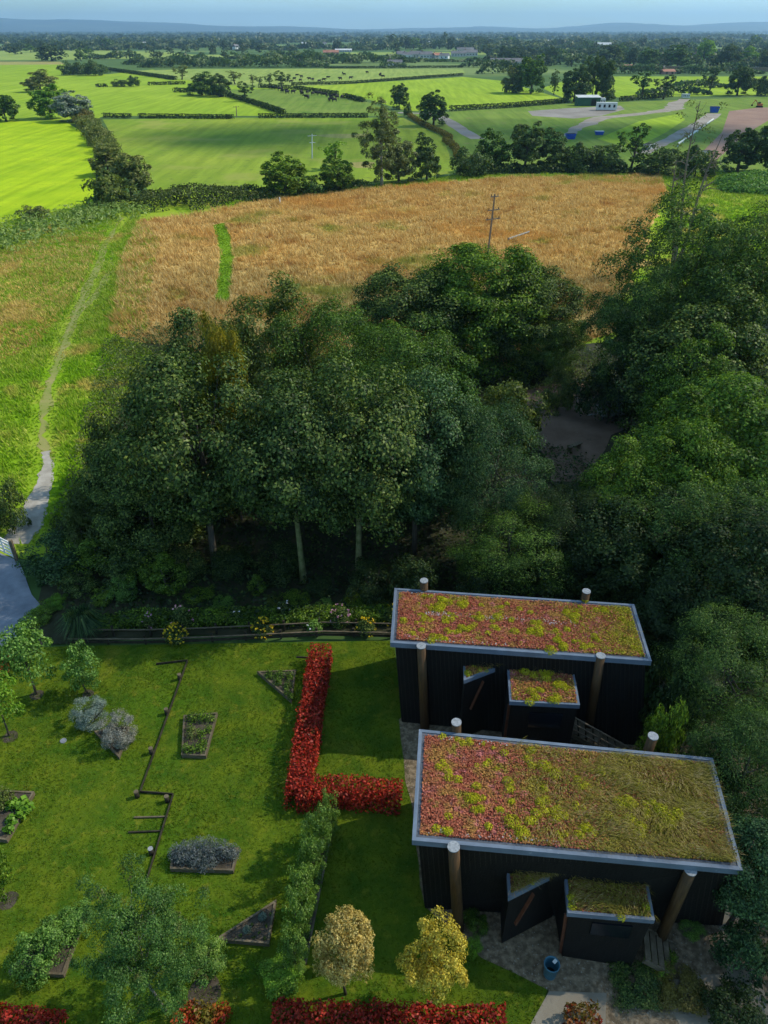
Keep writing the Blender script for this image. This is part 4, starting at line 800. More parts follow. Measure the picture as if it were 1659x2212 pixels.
def planting(parent, Q, seed, mode, dens=1.0):
    rng = np.random.default_rng(seed); L_ = np.linalg.norm(Q[1] - Q[0]); W_ = np.linalg.norm(Q[-1] - Q[0]); tri = len(Q) == 3
    QQ = [Q[0], Q[1], Q[1], Q[2]] if tri else Q
    def rnd(n):
        u, v = rng.random(n), rng.random(n); Pn = (1 - v)[:, None] * ((1 - u)[:, None] * QQ[0] + u[:, None] * QQ[1]) + v[:, None] * ((1 - u)[:, None] * QQ[3] + u[:, None] * QQ[2]); return u, v, Pn
    A = L_ * W_ * (.5 if tri else 1)
    grid = MB(); 
    grid.prism([q - np.array([0, 0, .10]) for q in Q], [q - np.array([0, 0, .045]) for q in Q]); grid.build('substrate', M['substrate'], parent)
    # base carpet
    n = int(A * 1500 * dens); u, v, P = rnd(n)
    g = .5 + .5 * np.sin(P[:, 0] * 2.1 + 1.5 * np.sin(P[:, 1] * 1.7)) * np.sin(P[:, 1] * 2.6 + P[:, 0] * .7)
    if mode == 'near': pg = np.clip((u - .22) * 1.9, 0, .93); pr = 1 - pg
    elif mode == 'far': pg = np.clip((u - .60) * 2.0, .06, .8) ; pr = 1 - pg
    elif mode == 'greenish': pg = np.full(n, .93); pr = 1 - pg
    else: pg = .18 + .2 * g; pr = 1 - pg
    isg = rng.random(n) < np.clip(pg * (.55 + .9 * g), 0, 1)
    z = np.abs(.03 + .05 * g + rng.normal(0, .02, n)); P[:, 2] += z - .05
    V = leaves(P[~isg], np.tile([0, 0, 1.0], ((~isg).sum(), 1)), .065, rng, jit=.6, aspect=.8); tag(link('red_sedum', np_mesh('red_sedum', V, quads(V)), M['sedum_red'], parent), kind='stuff')
    if isg.sum():
        V = leaves(P[isg], np.tile([0, 0, 1.0], (isg.sum(), 1)), .065, rng, jit=.7, aspect=.6); tag(link('green_sedum', np_mesh('green_sedum', V, quads(V)), M['roof_moss' if mode in ('near', 'greenish') else 'sedum_green'], parent), kind='stuff')
    # cushions
    nc = 3 if tri else int(A * {'near': 2.5, 'far': 1.9, 'greenish': 1.2}.get(mode, 3.0)); out = []
    u, v, P = rnd(nc)
    for i in range(nc):
        if mode == 'near' and rng.random() < u[i] * .75: continue
        r_ = rng.uniform(.09, .20) * (1.3 if rng.random() < .2 else 1); 
        cen = P[i] * .97 + .03 * sum(Q) / len(Q)
        for _ in range(rng.integers(1, 4)):
            c2 = cen + np.append(rng.normal(0, r_ * .8, 2), 0); k = int(110 * (r_ / .12) ** 2); D = unit(rng.normal(0, 1, (k, 3))); D[:, 2] = np.abs(D[:, 2])
            out.append(leaves(c2 + D * r_ * np.array([1, 1, .75]) * rng.uniform(.75, 1.1, (k, 1)), D, .045, rng, jit=.5))
    V = np.concatenate(out); tag(link('lime_cushions', np_mesh('lime_cushions', V, quads(V)), M['sedum_lime'], parent), kind='stuff')
    # long grass
    ng = {'near': 14000, 'far': 1500, 'greenish': 1500}.get(mode, 160); u, v, P = rnd(ng * 3)
    w_ = {'near': np.clip((u - .22) * 1.7, .01, 1), 'far': np.clip((u - .5) * 1.2, .04, 1)}.get(mode, np.ones(ng * 3))
    clump = .5 + .5 * np.sin(P[:, 0] * 3.1 + 2 * np.sin(P[:, 1] * 1.3)) * np.sin(P[:, 1] * 3.3)
    P = P[rng.random(ng * 3) < w_ * (.3 + .7 * clump)][:ng]; n = len(P)
    h = rng.uniform(.08, .36, n); a = -.9 + 1.1 * np.sin(P[:, 0] * 1.7 + P[:, 1] * 1.1) * np.sin(P[:, 1] * 1.9) + rng.normal(0, .35, n); side = np.stack([-np.sin(a), np.cos(a)], 1) * .0055
    ln = np.stack([np.cos(a), np.sin(a)], 1) * (h * rng.uniform(.5, 1.3, n))[:, None]
    b0 = P.copy(); b0[:, :2] -= side; b1 = P.copy(); b1[:, :2] += side; m_ = P.copy(); m_[:, :2] += ln * .45; m_[:, 2] += h * .75
    m0, m1 = m_.copy(), m_.copy(); m0[:, :2] -= side * .8; m1[:, :2] += side * .8; tp = P.copy(); tp[:, :2] += ln; tp[:, 2] += h * .85; t2 = tp.copy(); t2[:, :2] += side * .3
    V = np.stack([b0, b1, m1, m0, m0, m1, t2, tp], 1).reshape(-1, 3); V = V.reshape(-1, 8, 3); pick = rng.random(len(V)) < (.5 if mode != 'mixed' else .8)
    for nm_, sel, mt_ in (('long_grass', pick, 'roof_straw'), ('green_grass', ~pick, 'roof_moss')):
        if sel.sum(): W2 = V[sel].reshape(-1, 3); tag(link(nm_, np_mesh(nm_, W2, quads(W2)), M[mt_], parent), kind='stuff')
    # stone chips
    if mode in ('near', 'far'):
        out = []
        for (v0, sp, u0, u1, k) in ((.03, .02, .02, .45, 60), (.55, .03, .12, .75, 240 if mode == 'far' else 0), (.97, .02, .05, .3, 40)):
            for _ in range(k):
                uu = u0 + (u1 - u0) * rng.random() ** 1.3; q = bil(Q, uu, min(.99, max(.01, v0 + rng.normal(0, sp)))); q[2] += .035; s = rng.uniform(.012, .03)
                o_ = rng.normal(0, 1, (4, 3)) * s * .5 + np.array([[-s, 0, 0], [0, -s, .01], [s, 0, 0], [0, s, .01]]); out.append(q + o_)
        V = np.concatenate(out); tag(link('stone_chips', np_mesh('stone_chips', V, quads(V)), M['stones'], parent), kind='stuff')
def zat(px, py, Y):
    a, b = at(px, py, 0), at(px, py, 1); return (Y - a[1]) / (b[1] - a[1])
def cabin(label, roof_px, zf, zb, base_f, porch_px, zp, pbase, wing_px, posts, modes, seed, group):
    TL, TR, BR, BL = roof_px
    Q = [at(*BL, zf), at(*BR, zf), at(*TR, zb), at(*TL, zb)]; c = sum(Q) / 4
    t = thing('cabin', label, 'cabin', (c[0], c[1], 0), group); t_off = Matrix.Translation((-c[0], -c[1], 0))
    kids = []
    n0 = set(bpy.data.objects)
    fl, fr = at(*base_f[0]), at(*base_f[1]); dpt = (Q[3] - Q[0]); dpt[2] = 0
    bl, br_ = fl + dpt * .93, fr + dpt * .90
    tops = [bil(Q, .02, .03), bil(Q, .98, .03), bil(Q, .98, .97), bil(Q, .02, .97)]; tops = [p - np.array([0, 0, .12]) for p in tops]
    wall = prism_part('wall', [fl, fr, br_, bl], tops, 'black_wood', t)
    # upright board joints, standing a little proud
    mb = MB()
    for k in range(58):
        s = (k + .5) / 58; a = fl * (1 - s) + fr * s + np.array([0, -.006, 0]); b = tops[0] * (1 - s) + tops[1] * s + np.array([0, -.006, 0]); mb.beam(a, b, .035, .03)
    for k in range(24):
        s = (k + .5) / 24; mb.beam(fl * (1 - s) + bl * s + np.array([-.006, 0, 0]), tops[0] * (1 - s) + tops[3] * s + np.array([-.006, 0, 0]), .035, .03)
    mb.build('cover_battens', M['batten'], wall)
    fr_, inner = frame_ring(Q, .12, .24); roof = fr_.build('roof', M['fascia'], t)
    ln, inner2 = frame_ring([p - np.array([0, 0, .03]) for p in inner], .11, .10); ln.build('gutter_liner', M['liner'], roof)
    planting(roof, [p + np.array([0, 0, .03]) for p in inner2], seed, modes[0])
    # porch block
    PQ = [at(*p, zp) for p in (porch_px[3], porch_px[2], porch_px[1], porch_px[0])]
    fr_, inner = frame_ring(PQ, .09, .20); pr = fr_.build('porch_roof', M['fascia'], t); planting(pr, inner, seed + 1, modes[1], 1.0)
    pc = sum(PQ) / 4; pw = [pc + (p - pc) * .95 for p in PQ]; pb = [np.array([p[0], p[1], 0]) for p in pw]
    if pbase: pb[0], pb[1] = at(*pbase[0]), at(*pbase[1])
    pw = [p - np.array([0, 0, .10]) for p in pw]; po = prism_part('porch', pb, pw, 'black_wood', t)
    # slot window on the front of the porch
    f0, f1 = pb[0] * .38 + pw[0] * .62, pb[1] * .38 + pw[1] * .62; f2, f3 = pb[1] * .14 + pw[1] * .86, pb[0] * .14 + pw[0] * .86
    a, b, c_, d = [f0 * .7 + f1 * .3, f0 * .2 + f1 * .8, f3 * .2 + f2 * .8, f3 * .7 + f2 * .3]; off = np.array([0, -.02, 0])
    wdw = MB().prism([a + off * 2, b + off * 2, c_ + off * 2, d + off * 2], [a - off, b - off, c_ - off, d - off]).build('window', M['glass'], po)
    # door frame on the entrance side of the porch
    e0 = pb[0] + np.array([-.03, .12, 0]); e1 = pw[0] + np.array([-.03, .12, -.25])
    MB().beam(e0, e1, .07, .10).build('door_frame', M['redwood'], po)
    # three-cornered wing
    WQ = [at(*p, zp + .02) for p in (wing_px[2], wing_px[1], wing_px[0])]
    fr_, inner = frame_ring(WQ, .09, .20); wr = fr_.build('wing_roof', M['fascia'], t); planting(wr, inner, seed + 2, modes[2], 1.0)
    wc = sum(WQ) / 3; ww = [wc + (p - wc) * .94 - np.array([0, 0, .1]) for p in WQ]; wb = [np.array([p[0], p[1], 0]) for p in ww]
    wi = prism_part('wing', wb, ww, 'black_wood', t)
    m0 = (ww[0] * .55 + ww[1] * .45); nrm = np.cross(ww[1] - ww[0], [0, 0, 1]); nrm /= np.linalg.norm(nrm)
    g0 = m0 + nrm * .03 - np.array([0, 0, .35]); g1 = m0 + nrm * .03 + (ww[0] - ww[1]) * .26 - np.array([0, 0, 1.7])
    MB().beam(g1, g0, .16, .05).build('window_reflection', M['redwood'], wi)  # slanting window strip, its red-brown colour standing for a plank reflected in it
    # entrance wall between wing and porch
    for (tx, ty, tz, bx, by, rad) in posts:
        T = at(tx, ty, tz); B = np.array([T[0] + bx, T[1] + by, 0]); d_ = unit(T - B)
        p = MB().tube([B, (B + T) / 2, T], [rad * 1.08, rad * 1.02, rad], 20).build('post', M['post_wood'], t, True)
        MB().tube([T - d_ * .02, T + d_ * .012], [rad + .012, rad + .012], 20).build('post_top', M['post_top'], p)
        for pl in p.data.polygons[-2:]: pl.use_smooth = False
    for o in set(bpy.data.objects) - n0:
        if o.parent is t: o.location = (-c[0], -c[1], 0)
    return t
cabin('nearer black cabin with long grasses over the right of its roof', [(905, 1575), (1540, 1637), (1605, 1880), (890, 1815)], 4.4, 3.95, [(918, 1962), (1560, 2000)],
      [(1218, 1876), (1392, 1866), (1415, 1988), (1226, 1972)], 2.75, [(1214, 2066), (1362, 2090)], [(1093, 1850), (1221, 1878), (1098, 1940)],
      [(980, 1829, 4.55, .38, -.05, .175), (1492, 1880, 4.15, -.05, .10, .17), (986, 1560, 4.35, .25, .2, .17), (1411, 1590, 4.35, -.05, .2, .17)], ('near', 'greenish', 'greenish'), 40, 'black cabins with planted roofs')
cabin('farther black cabin with red and lime sedum roof', [(852, 1270), (1370, 1305), (1408, 1428), (843, 1388)], 4.6, 4.05, [(868, 1560), (1388, 1612)],
      [(1095, 1433), (1238, 1440), (1253, 1523), (1101, 1515)], 3.5, None, [(1000, 1421), (1096, 1434), (1002, 1470)],
      [(910, 1395, 4.66, .28, -.1, .175), (1298, 1416, 4.66, .08, -.2, .175), (916, 1254, 4.55, .2, .2, .17), (1267, 1277, 4.55, .05, .2, .17)], ('far', 'mixed', 'mixed'), 60, 'black cabins with planted roofs')
# steps
def steps(label, a, b, ztop, n, wd, mat='timber'):
    A, B = at(*a, ztop), at(*b, 0); t = thing('steps', label, 'steps', (B[0], B[1], 0)); d = B - A; d[2] = 0; d = d / np.linalg.norm(d); s = np.array([-d[1], d[0], 0]); run = np.linalg.norm((B - A)[:2])
    for k in range(n):
        z = ztop * (1 - (k + .5) / n); p = A + d * run * (k + .5) / n
        MB().box((p[0] - B[0], p[1] - B[1], z), (run / n * .72, wd, .09), math.atan2(d[1], d[0])).build('tread', M[mat], t)
    for sg in (-1, 1):
        q0 = A - B + s * sg * (wd / 2 + .03); q1 = s * sg * (wd / 2 + .03); MB().beam(q0 - np.array([0, 0, .1]), q1 + np.array([0, 0, .02]), .05, .2).build('stringer', M[mat], t)
    return t, A, B, s, wd
steps('broad mossy timber steps down from the nearer cabin', (1390, 2035), (1462, 2078), .75, 5, 1.0)
t_, A, B, s_v, wd = steps('pale railed stair leading off the farther cabin porch', (1232, 1560), (1345, 1622), 1.3, 7, 1.1)
for sg in (-1, 1):
    for hh in (.25, .55, .9):
        MB().beam(A - B + s_v * sg * wd / 2 + np.array([0, 0, hh]), s_v * sg * wd / 2 + np.array([0, 0, hh]), .05, .05).build('handrail', M['pole_wood'], t_)
    for q in (0, .5, 1): 
        p = (A - B) * (1 - q) + s_v * sg * wd / 2; MB().beam(p, p + np.array([0, 0, .95]), .05, .05).build('baluster', M['pole_wood'], t_)
# tub
def tub():
    b = at(1187, 2105); t = thing('tub', 'teal metal tub standing open beside the nearer cabin porch', 'tub', tuple(b))
    n = 28; mb = MB(); prof = [(.19, 0), (.235, .62), (.25, .63), (.25, .66), (.225, .66), (.215, .6), (.18, .05), (.0, .05)]; V, Fs = [], []
    for r_, z in prof:
        for k in range(n): V.append((r_ * math.cos(6.283 * k / n), r_ * math.sin(6.283 * k / n), z))
    for i in range(len(prof) - 1):
        for k in range(n): Fs.append((i * n + k, i * n + (k + 1) % n, (i + 1) * n + (k + 1) % n, (i + 1) * n + k))
    mb.add(V, Fs); mb.build('shell', M['teal'], t, True)
    MB().tube([(0, 0, .07), (0, 0, .11)], .17, 20).build('contents', M['black'], t)
    MB().box((.12, .10, .62), (.16, .10, .02), .7).build('paper_scrap', M['white'], t)
tub()
# ------------------------------------------------------------------ garden woodwork
def fence():
    P = [at(*p) for p in ((150, 1393), (300, 1394), (430, 1390), (560, 1384), (700, 1377), (845, 1380))]; o = P[0]
    t = thing('border_fence', 'low dark timber rail fence between lawn and flower border', 'fence', tuple(o))
    mb, m2, m3 = MB(), MB(), MB()
    for a, b in zip(P[:-1], P[1:]):
        a, b = a - o, b - o; up = lambda z: np.array([0, 0, z])
        mb.beam(a + up(.40), b + up(.40), .07, .05); m2.beam(a + up(.2), b + up(.2), .04, .14)
        back = np.array([0, .55, 0]); m3.beam(a + up(.50) + back, b + up(.50) + back, .05, .05)
    mb.build('top_rail', M['timber'], t); m2.build('lower_rail', M['dark_timber'], t); m3.build('back_rail', M['timber'], t)
    for k in range(10):
        q = k / 9 * (len(P) - 1.001); i = int(q); p = P[i] * (1 - q + i) + P[i + 1] * (q - i) - o
        MB().box((p[0], p[1] + .09, .28), (.1, .1, .56)).build('fence_post', M['dark_timber'], t)
        MB().box((p[0] + .1, p[1] + .64, .33), (.09, .09, .66)).build('fence_post', M['dark_timber'], t)
fence()
def edging():
    runs = [[(338, 1437), (406, 1429), (303, 1713), (375, 1718), (308, 1935)]]
    o = at(*runs[0][1]); t = thing('lawn_edging', 'zigzag dark timber edging dividing the lawn', 'edging', tuple(o)); 
    P = [at(*p) - o for p in runs[0]]
    for a, b in zip(P[:-1], P[1:]): MB().beam(a + np.array([0, 0, .07]), b + np.array([0, 0, .05]), .035, .15).build('edging_board', M['dark_timber'], t)
edging()
for (a, b, lb) in (((290, 1768), (362, 1766), 'thin pale timber strip let into the lawn above its darker twin'), ((278, 1800), (349, 1797), 'short dark timber strip on the lawn beside the lavender bed'), ((641, 1421), (667, 1422), 'small dark board beside the top of the red hedge')):
    p, q = at(*a), at(*b); m_ = MB().beam((0, 0, .03), tuple(q - p + np.array([0, 0, .03])), .05, .12); o = m_.build('timber_strip', M['timber' if 'pale' in lb else 'dark_timber']); o.location = tuple(p); tag(o, lb, 'timber')
for (px, py, lb) in ((389, 1468, 'topmost short log bollard on the lawn edging'), (361, 1543, 'short log bollard below the topmost one on the edging'), (328, 1628, 'short log bollard midway down the long edging run'),
                     (297, 1722, 'short log bollard at the outer corner of the zigzag'), (362, 1732, 'short log bollard at the inner corner of the zigzag'), (328, 1845, 'pale-topped short log bollard beside the lavender bed')):
    b = at(px, py); t = thing('bollard', lb, 'bollard', tuple(b)); MB().tube([(0, 0, 0), (0, 0, .34)], [.095, .09], 14).build('log', M['dark_timber'], t, True)
    MB().tube([(0, 0, .335), (0, 0, .352)], [.094, .09], 14).build('log_end', M['post_top' if 'pale' in lb else 'timber'], t)
def bed(label, px, h=.22, wd=.07, soil=.8):
    P = [at(*p) for p in px]; a = sum(P[i][0] * P[(i + 1) % len(P)][1] - P[(i + 1) % len(P)][0] * P[i][1] for i in range(len(P)))
    if a < 0: P = P[::-1]
    c = sum(P) / len(P); t = thing('raised_bed', label, 'garden bed', (c[0], c[1], 0)); Q = [p - c + np.array([0, 0, h]) for p in P]
    fr_, inner = frame_ring(Q, wd, h); fr_.build('frame', M['timber'], t)
    MB().prism([q - np.array([0, 0, h]) for q in inner], [q - np.array([0, 0, h * (1 - soil)]) for q in inner]).build('soil', M['soil'], t)
    return P, c
def blobplant(name, label, cat, spots, mat, size, n=160, flowers=None, group=None, aspect=.6):
    """spots: px, py of the foot, radius, height"""
    rng = np.random.default_rng(len(bpy.data.objects)); o0 = at(spots[0][0], spots[0][1]); t = thing(name, label, cat, tuple(o0), group); out = []; fo = []
    for (px, py, r_, h) in spots:
        p = at(px, py, .16) - o0; h = h * 1.25
        k = int(n * 2.2 * max(.3, (r_ / .4) ** 2)); D = unit(rng.normal(0, 1, (k, 3))); D[:, 2] = np.abs(D[:, 2]); q = rng.uniform(.35, 1.05, (k, 1))
        out.append(leaves(p + D * q * np.array([r_, r_, h]), D + np.array([0, 0, .4]), size, rng, jit=.7, aspect=aspect))
        if flowers:
            k = flowers[1]; D = unit(rng.normal(0, 1, (k, 3))); D[:, 2] = np.abs(D[:, 2]) * 1.1; C = p + D * np.array([r_, r_, h]) * 1.08
            for c in C: fo.append(leaves(c + rng.normal(0, .025, (4, 3)), np.tile([0, -.3, 1.0], (4, 1)), flowers[2], rng, jit=.4, aspect=1))
    V = np.concatenate(out); link('foliage', np_mesh(name, V, quads(V)), M[mat], t)
    if fo: V = np.concatenate(fo); link('flowers', np_mesh('flowers', V, quads(V)), M[flowers[0]], t)
    return t
bed('triangular raised bed of green plants beside the red hedge', [(556, 1457), (640, 1454), (630, 1521)])
blobplant('herb_patch', 'leafy green plants filling the triangular bed by the red hedge', 'plants', [(582, 1462, .28, .3), (605, 1462, .3, .32), (627, 1464, .25, .3), (600, 1478, .25, .3), (622, 1485, .25, .32), (620, 1500, .2, .3), (628, 1508, .14, .25)], 'leaf_green', .07, 260)
bed('rectangular raised bed with rows of dark herbs', [(398, 1552), (471, 1546), (446, 1640), (393, 1638)])
blobplant('herb_rows', 'dark green herbs in rows in the rectangular bed', 'plants', [(415, 1556, .3, .4), (437, 1553, .32, .42), (456, 1556, .25, .38), (412, 1578, .2, .35), (450, 1580, .2, .35), (435, 1590, .22, .38), (440, 1608, .25, .35), (405, 1622, .25, .36), (420, 1622, .24, .34), (436, 1622, .22, .36)], 'leaf_green', .07, 220)
blobplant('round_herb', 'small round brownish-green bush in the rectangular herb bed', 'plant', [(415, 1592, .3, .42)], 'leaf_bronze', .06, 300)
bed('rectangular raised bed of lavender', [(374, 1842), (517, 1838), (505, 1888), (369, 1884)])
blobplant('lavender', 'bushy grey-violet lavender filling its raised bed', 'lavender', [(385, 1850, .36, .5), (405, 1846, .38, .55), (430, 1842, .42, .62), (455, 1842, .42, .64), (480, 1846, .4, .6), (503, 1850, .32, .5), (425, 1862, .38, .5), (455, 1866, .34, .45), (395, 1860, .3, .42), (440, 1874, .25, .3)], 'leaf_lavender', .085, 420, aspect=.25)
bed('dark triangular bed with two pale cushion plants', [(466, 2036), (598, 1950), (582, 2046)])
for (px, py, lb) in ((567, 1982, 'upper pale green cushion plant in the dark triangular bed'), (535, 2010, 'lower pale green cushion plant in the dark triangular bed')): blobplant('cushion_plant', lb, 'plant', [(px, py, .15, .16)], 'leaf_silver', .04, 1300)
blobplant('seedlings', 'tiny dark seedlings scattered in the dark triangular bed', 'plants', [(510, 2030, .08, .06), (520, 2022, .07, .06), (548, 2026, .08, .06), (560, 2015, .07, .06), (575, 2000, .07, .06), (572, 2028, .07, .06), (585, 1975, .07, .06), (545, 1998, .06, .06)], 'leaf_green', .04, 60)
bed('raised bed at the lower left under spreading shrubs', [(20, 2108), (140, 2113), (186, 1985), (130, 1985)])
for (px, py, Y, r_, lb) in ((62, 2022, 11.9, .72, 'spreading dark green shrub at the outer end of the lower left bed'), (110, 1990, 12.5, .68, 'leafy shrub in the middle of the lower left bed'), (158, 1962, 13.2, .62, 'leafy shrub at the birch end of the lower left bed')):
    tree_apex('bush', 'shrub', lb, 'shrub', px, py, Y, r_, 'leaf_fresh')
bed('raised bed cut by the left edge holding big lime leaves', [(-40, 1712), (77, 1717), (18, 1822), (-40, 1815)])
blobplant('large_leaf_plant', 'lime green large-leaved plants in the left edge bed', 'plants', [(30, 1742, .3, .3), (52, 1738, .3, .25), (45, 1760, .28, .25), (60, 1750, .22, .22), (28, 1775, .25, .25), (20, 1795, .2, .2)], 'leaf_lime', .17, 60, aspect=.9)
blobplant('yellow_green_bush', 'yellow-green bush at the left edge bed corner', 'plant', [(5, 1735, .5, .6)], 'leaf_olive', .09, 300)
bed('kite shaped bed edge under the purple-grey willow', [(205, 1585), (240, 1578), (281, 1575), (259, 1642)], .18)
bed('narrow soil bed along the trained tree row', [(716, 1712), (734, 1714), (662, 2085), (646, 2083)], .10, .05)
# the red hedge and the hedges at the bottom
hedge('red_hedge', 'tall clipped red photinia hedge bent in an L on the lawn', [(693, 1390), (642, 1706), (638, 1700), (752, 1694), (868, 1706)], .86, .95, 'leaf_red', .085, 1.5, top_px=True, seed=51, rough=.05)
hedge('red_hedge', 'red hedge along the bottom edge below the yellow trees', [(585, 2196), (800, 2198), (1095, 2204)], .8, .75, 'leaf_red', .085, 1.4, top_px=True, seed=52, rough=.08)
hedge('red_hedge', 'orange-red hedge fragment at the bottom under the rounded bright shrub', [(375, 2192), (490, 2200)], .7, .7, 'leaf_redmix', .085, 1.4, top_px=True, seed=53, rough=.1)
hedge('red_hedge', 'dull red hedge in the bottom left corner', [(-60, 2196), (130, 2208)], .7, .6, 'leaf_red', .085, 1.4, top_px=True, seed=54, rough=.1)
hedge('red_hedge', 'short red shrub row beside the concrete path end', [(1225, 2196), (1300, 2198)], .7, .7, 'leaf_redmix', .085, 1.4, top_px=True, seed=55, rough=.1)
# trained tree row
for i, (px, py, h, wd, lb) in enumerate(((712, 1808, 84, 50, 'trained tree rising in front of the red hedge corner'), (692, 1846, 88, 64, 'second trained tree down from the red hedge'), (678, 1905, 88, 66, 'third trained tree down from the red hedge'),
        (662, 1972, 92, 68, 'fourth trained tree down, at the level of the triangular bed top'), (648, 2030, 94, 74, 'fifth trained tree down, right of the dark triangular bed'), (640, 2092, 78, 62, 'lowest trained tree above the yellow-green shrub'))):
    tree_foot('orchard', 'trained_tree', lb, 'tree', px, py, h + 14, wd * 1.0, 'leaf_row', group='trained trees in a row')
    tree_foot('bush', 'ground_ivy', 'low leafy growth under the ' + lb.split(',')[0], 'plant', px + 3, py + 2, h * .5, wd * .62, 'leaf_row')
# small garden trees
for (kd, px, py, h, wd, mt, lb) in (('orchard', 80, 1500, 152, 118, 'leaf_fresh', 'larger fresh green orchard tree by the driveway'), ('orchard', 190, 1497, 104, 84, 'leaf_fresh', 'small green orchard tree right of the driveway one'),
        ('orchard', 22, 1590, 150, 96, 'leaf_lime', 'lime-tinged orchard tree at the left edge with soil ring'), ('orchard', 18, 1944, 150, 84, 'leaf_green', 'slim orchard tree at the left edge below the leafy bed'),
        ('gold', 748, 2146, 155, 132, 'leaf_peach', 'peach-gold leaved small tree left of its yellower twin'), ('gold', 932, 2168, 165, 130, 'leaf_gold', 'golden yellow small tree below the nearer cabin corner')):
    tree_foot(kd, 'small_tree', lb, 'tree', px, py, h, wd, mt, variant=(0 if mt == 'leaf_peach' else 1) if kd == 'gold' else None)
for (px, py, r_, lb) in ((80, 1502, .3, 'soil ring under the larger orchard tree'), (190, 1499, .25, 'soil ring under the small orchard tree'), (22, 1592, .33, 'soil ring under the lime-tinged orchard tree'), (18, 1946, .33, 'soil ring under the slim orchard tree'), (443, 2140, .5, 'soil ring under the rounded bright shrub')):
    b = at(px, py); pts = [(b[0] + r_ * math.cos(a) * (1 + .1 * math.sin(3 * a + px)), b[1] + r_ * math.sin(a)) for a in np.linspace(0, 6.283, 18, endpoint=False)]
    sheet('soil_ring', pts, 'soil', .022, px=False)
tree_apex('birch', 'birch_tree', 'large airy birch with pale trunk at the lower left', 'tree', 262, 1915, 10.6, 1.62, 'leaf_birch', bark='bark_pale')
# flower border
for (px, py, r_, h, fl, nf, lb) in ((395, 1350, .5, .9, 'leaf_pink', 14, 'shrub with pale pink blooms left of the yellow daisies'), (325, 1355, .35, .6, 'leaf_pink', 8, 'low pink-flowered plant at the left of the border'),
        (380, 1378, .55, .55, 'leaf_flower', 60, 'mass of yellow daisies spilling over the fence'), (567, 1366, .5, .6, 'leaf_flower', 45, 'yellow daisies in the middle of the border'), (735, 1345, .5, .8, 'leaf_pink', 16, 'pink and white flowered shrub near the cabin'),
        (612, 1330, .35, .8, 'leaf_white', 6, 'plant with a few white blooms in mid border'), (790, 1362, .5, .5, 'leaf_flower', 22, 'scattered yellow flowers beside the farther cabin'), (680, 1360, .4, .45, 'leaf_white', 3, 'light green lobed plant below the pale trunk'),
        (845, 1340, .4, .7, 'leaf_flower', 10, 'plant with few yellow blooms against the farther cabin wall'), (510, 1335, .35, .6, 'leaf_white', 4, 'green plant with a few white blooms behind the daisies')):
    blobplant('flowering_plant', lb, 'flowers', [(px, py, r_, h)], 'leaf_syc' if 'light' not in lb else 'leaf_fresh', .10, 420, (fl, nf, .075))
def grass_clump():
    b = at(183, 1368); t = thing('grass_clump', 'big arching clump of blue-green ornamental grass in the border', 'ornamental grass', tuple(b)); rng = np.random.default_rng(2); out = []
    for _ in range(900):
        a = rng.uniform(0, 6.283); r_ = rng.uniform(.3, 1.35); h = rng.uniform(.6, 1.5); d = np.array([math.cos(a), math.sin(a), 0]); s = np.array([-d[1], d[0], 0]) * .014
        p0 = d * .12; p1 = d * r_ * .5 + np.array([0, 0, h]); p2 = d * r_ + np.array([0, 0, h * .55])
        out.append(np.array([p0 - s, p0 + s, p1 + s, p1 - s, p1 - s, p1 + s, p2 + s * .2, p2 - s * .2]))
    V = np.concatenate(out); link('blades', np_mesh('blades', V, quads(V)), M['leaf_blue'], t)
grass_clump()
# gate
def gate():
    a, b = at(-22, 1182), at(33, 1210); t = thing('gate', 'white painted gate across the driveway at the left edge', 'gate', tuple(b)); d = a - b; up = lambda z: np.array([0, 0, z])
    for z in (.25, .5, .75, 1.0, 1.2): MB().beam(up(z), d + up(z), .05, .10).build('bar', M['white'], t)
    for q in (0.02, .35, .68, .98): MB().beam(d * q + up(.18), d * q + up(1.26), .06, .10).build('upright', M['white'], t)
    MB().box((.12, -.05, .7), (.16, .16, 1.4)).build('gate_post', M['timber'], t)
gate()
b = at(137, 1601); o = MB().tube([(0, 0, .0), (0, 0, .03)], [.14, .13], 16).build('drain_cover', M['asphalt']); o.location = (b[0], b[1], .018); tag(o, 'small round grey drain cover on the lawn by the bluish shrub', 'drain cover')
# ------------------------------------------------------------------ clearing
def trailer():
    b = at(1318, 902); t = thing('trailer', 'grey open box trailer standing in the earth clearing', 'trailer', tuple(b), rotz=R(12))
    mb = MB(); w_, l_, h0, h1 = 1.2, 2.0, .45, .85
    for (c, d) in (((0, 0, h0), (l_, w_, .05)), ((0, w_ / 2, .66), (l_, .05, .42)), ((0, -w_ / 2, .66), (l_, .05, .42)), ((l_ / 2, 0, .66), (.05, w_ - .06, .42)), ((-l_ / 2, 0, .66), (.05, w_ - .06, .42))): mb.box(c, d)
    mb.build('tray', M['tin'], t)
    for s in (-1, 1): MB().tube([(0, s * (w_ / 2 + .06), .28), (0, s * (w_ / 2 + .2), .28)], .28, 16).build('wheel', M['black'], t)
    m2 = MB().beam((0, .2, .9), (0, .2, 1.9), .04, .04); m2.beam((-.9, .2, 1.9), (.4, .2, 1.9), .04, .04); m2.build('frame', M['tin'], t)
    MB().beam((-l_ / 2, 0, .45), (-l_ / 2 - 1.0, 0, .4), .07, .07).build('drawbar', M['tin'], t)
trailer()
b = at(1240, 972); t = thing('log_bench', 'rough plank bench at the lower edge of the clearing', 'bench', tuple(b), rotz=R(38)); MB().box((0, 0, .42), (1.3, .34, .07)).build('seat', M['timber'], t)
for s in (-1, 1): MB().box((s * .48, 0, .19), (.14, .28, .38)).build('leg', M['timber'], t)
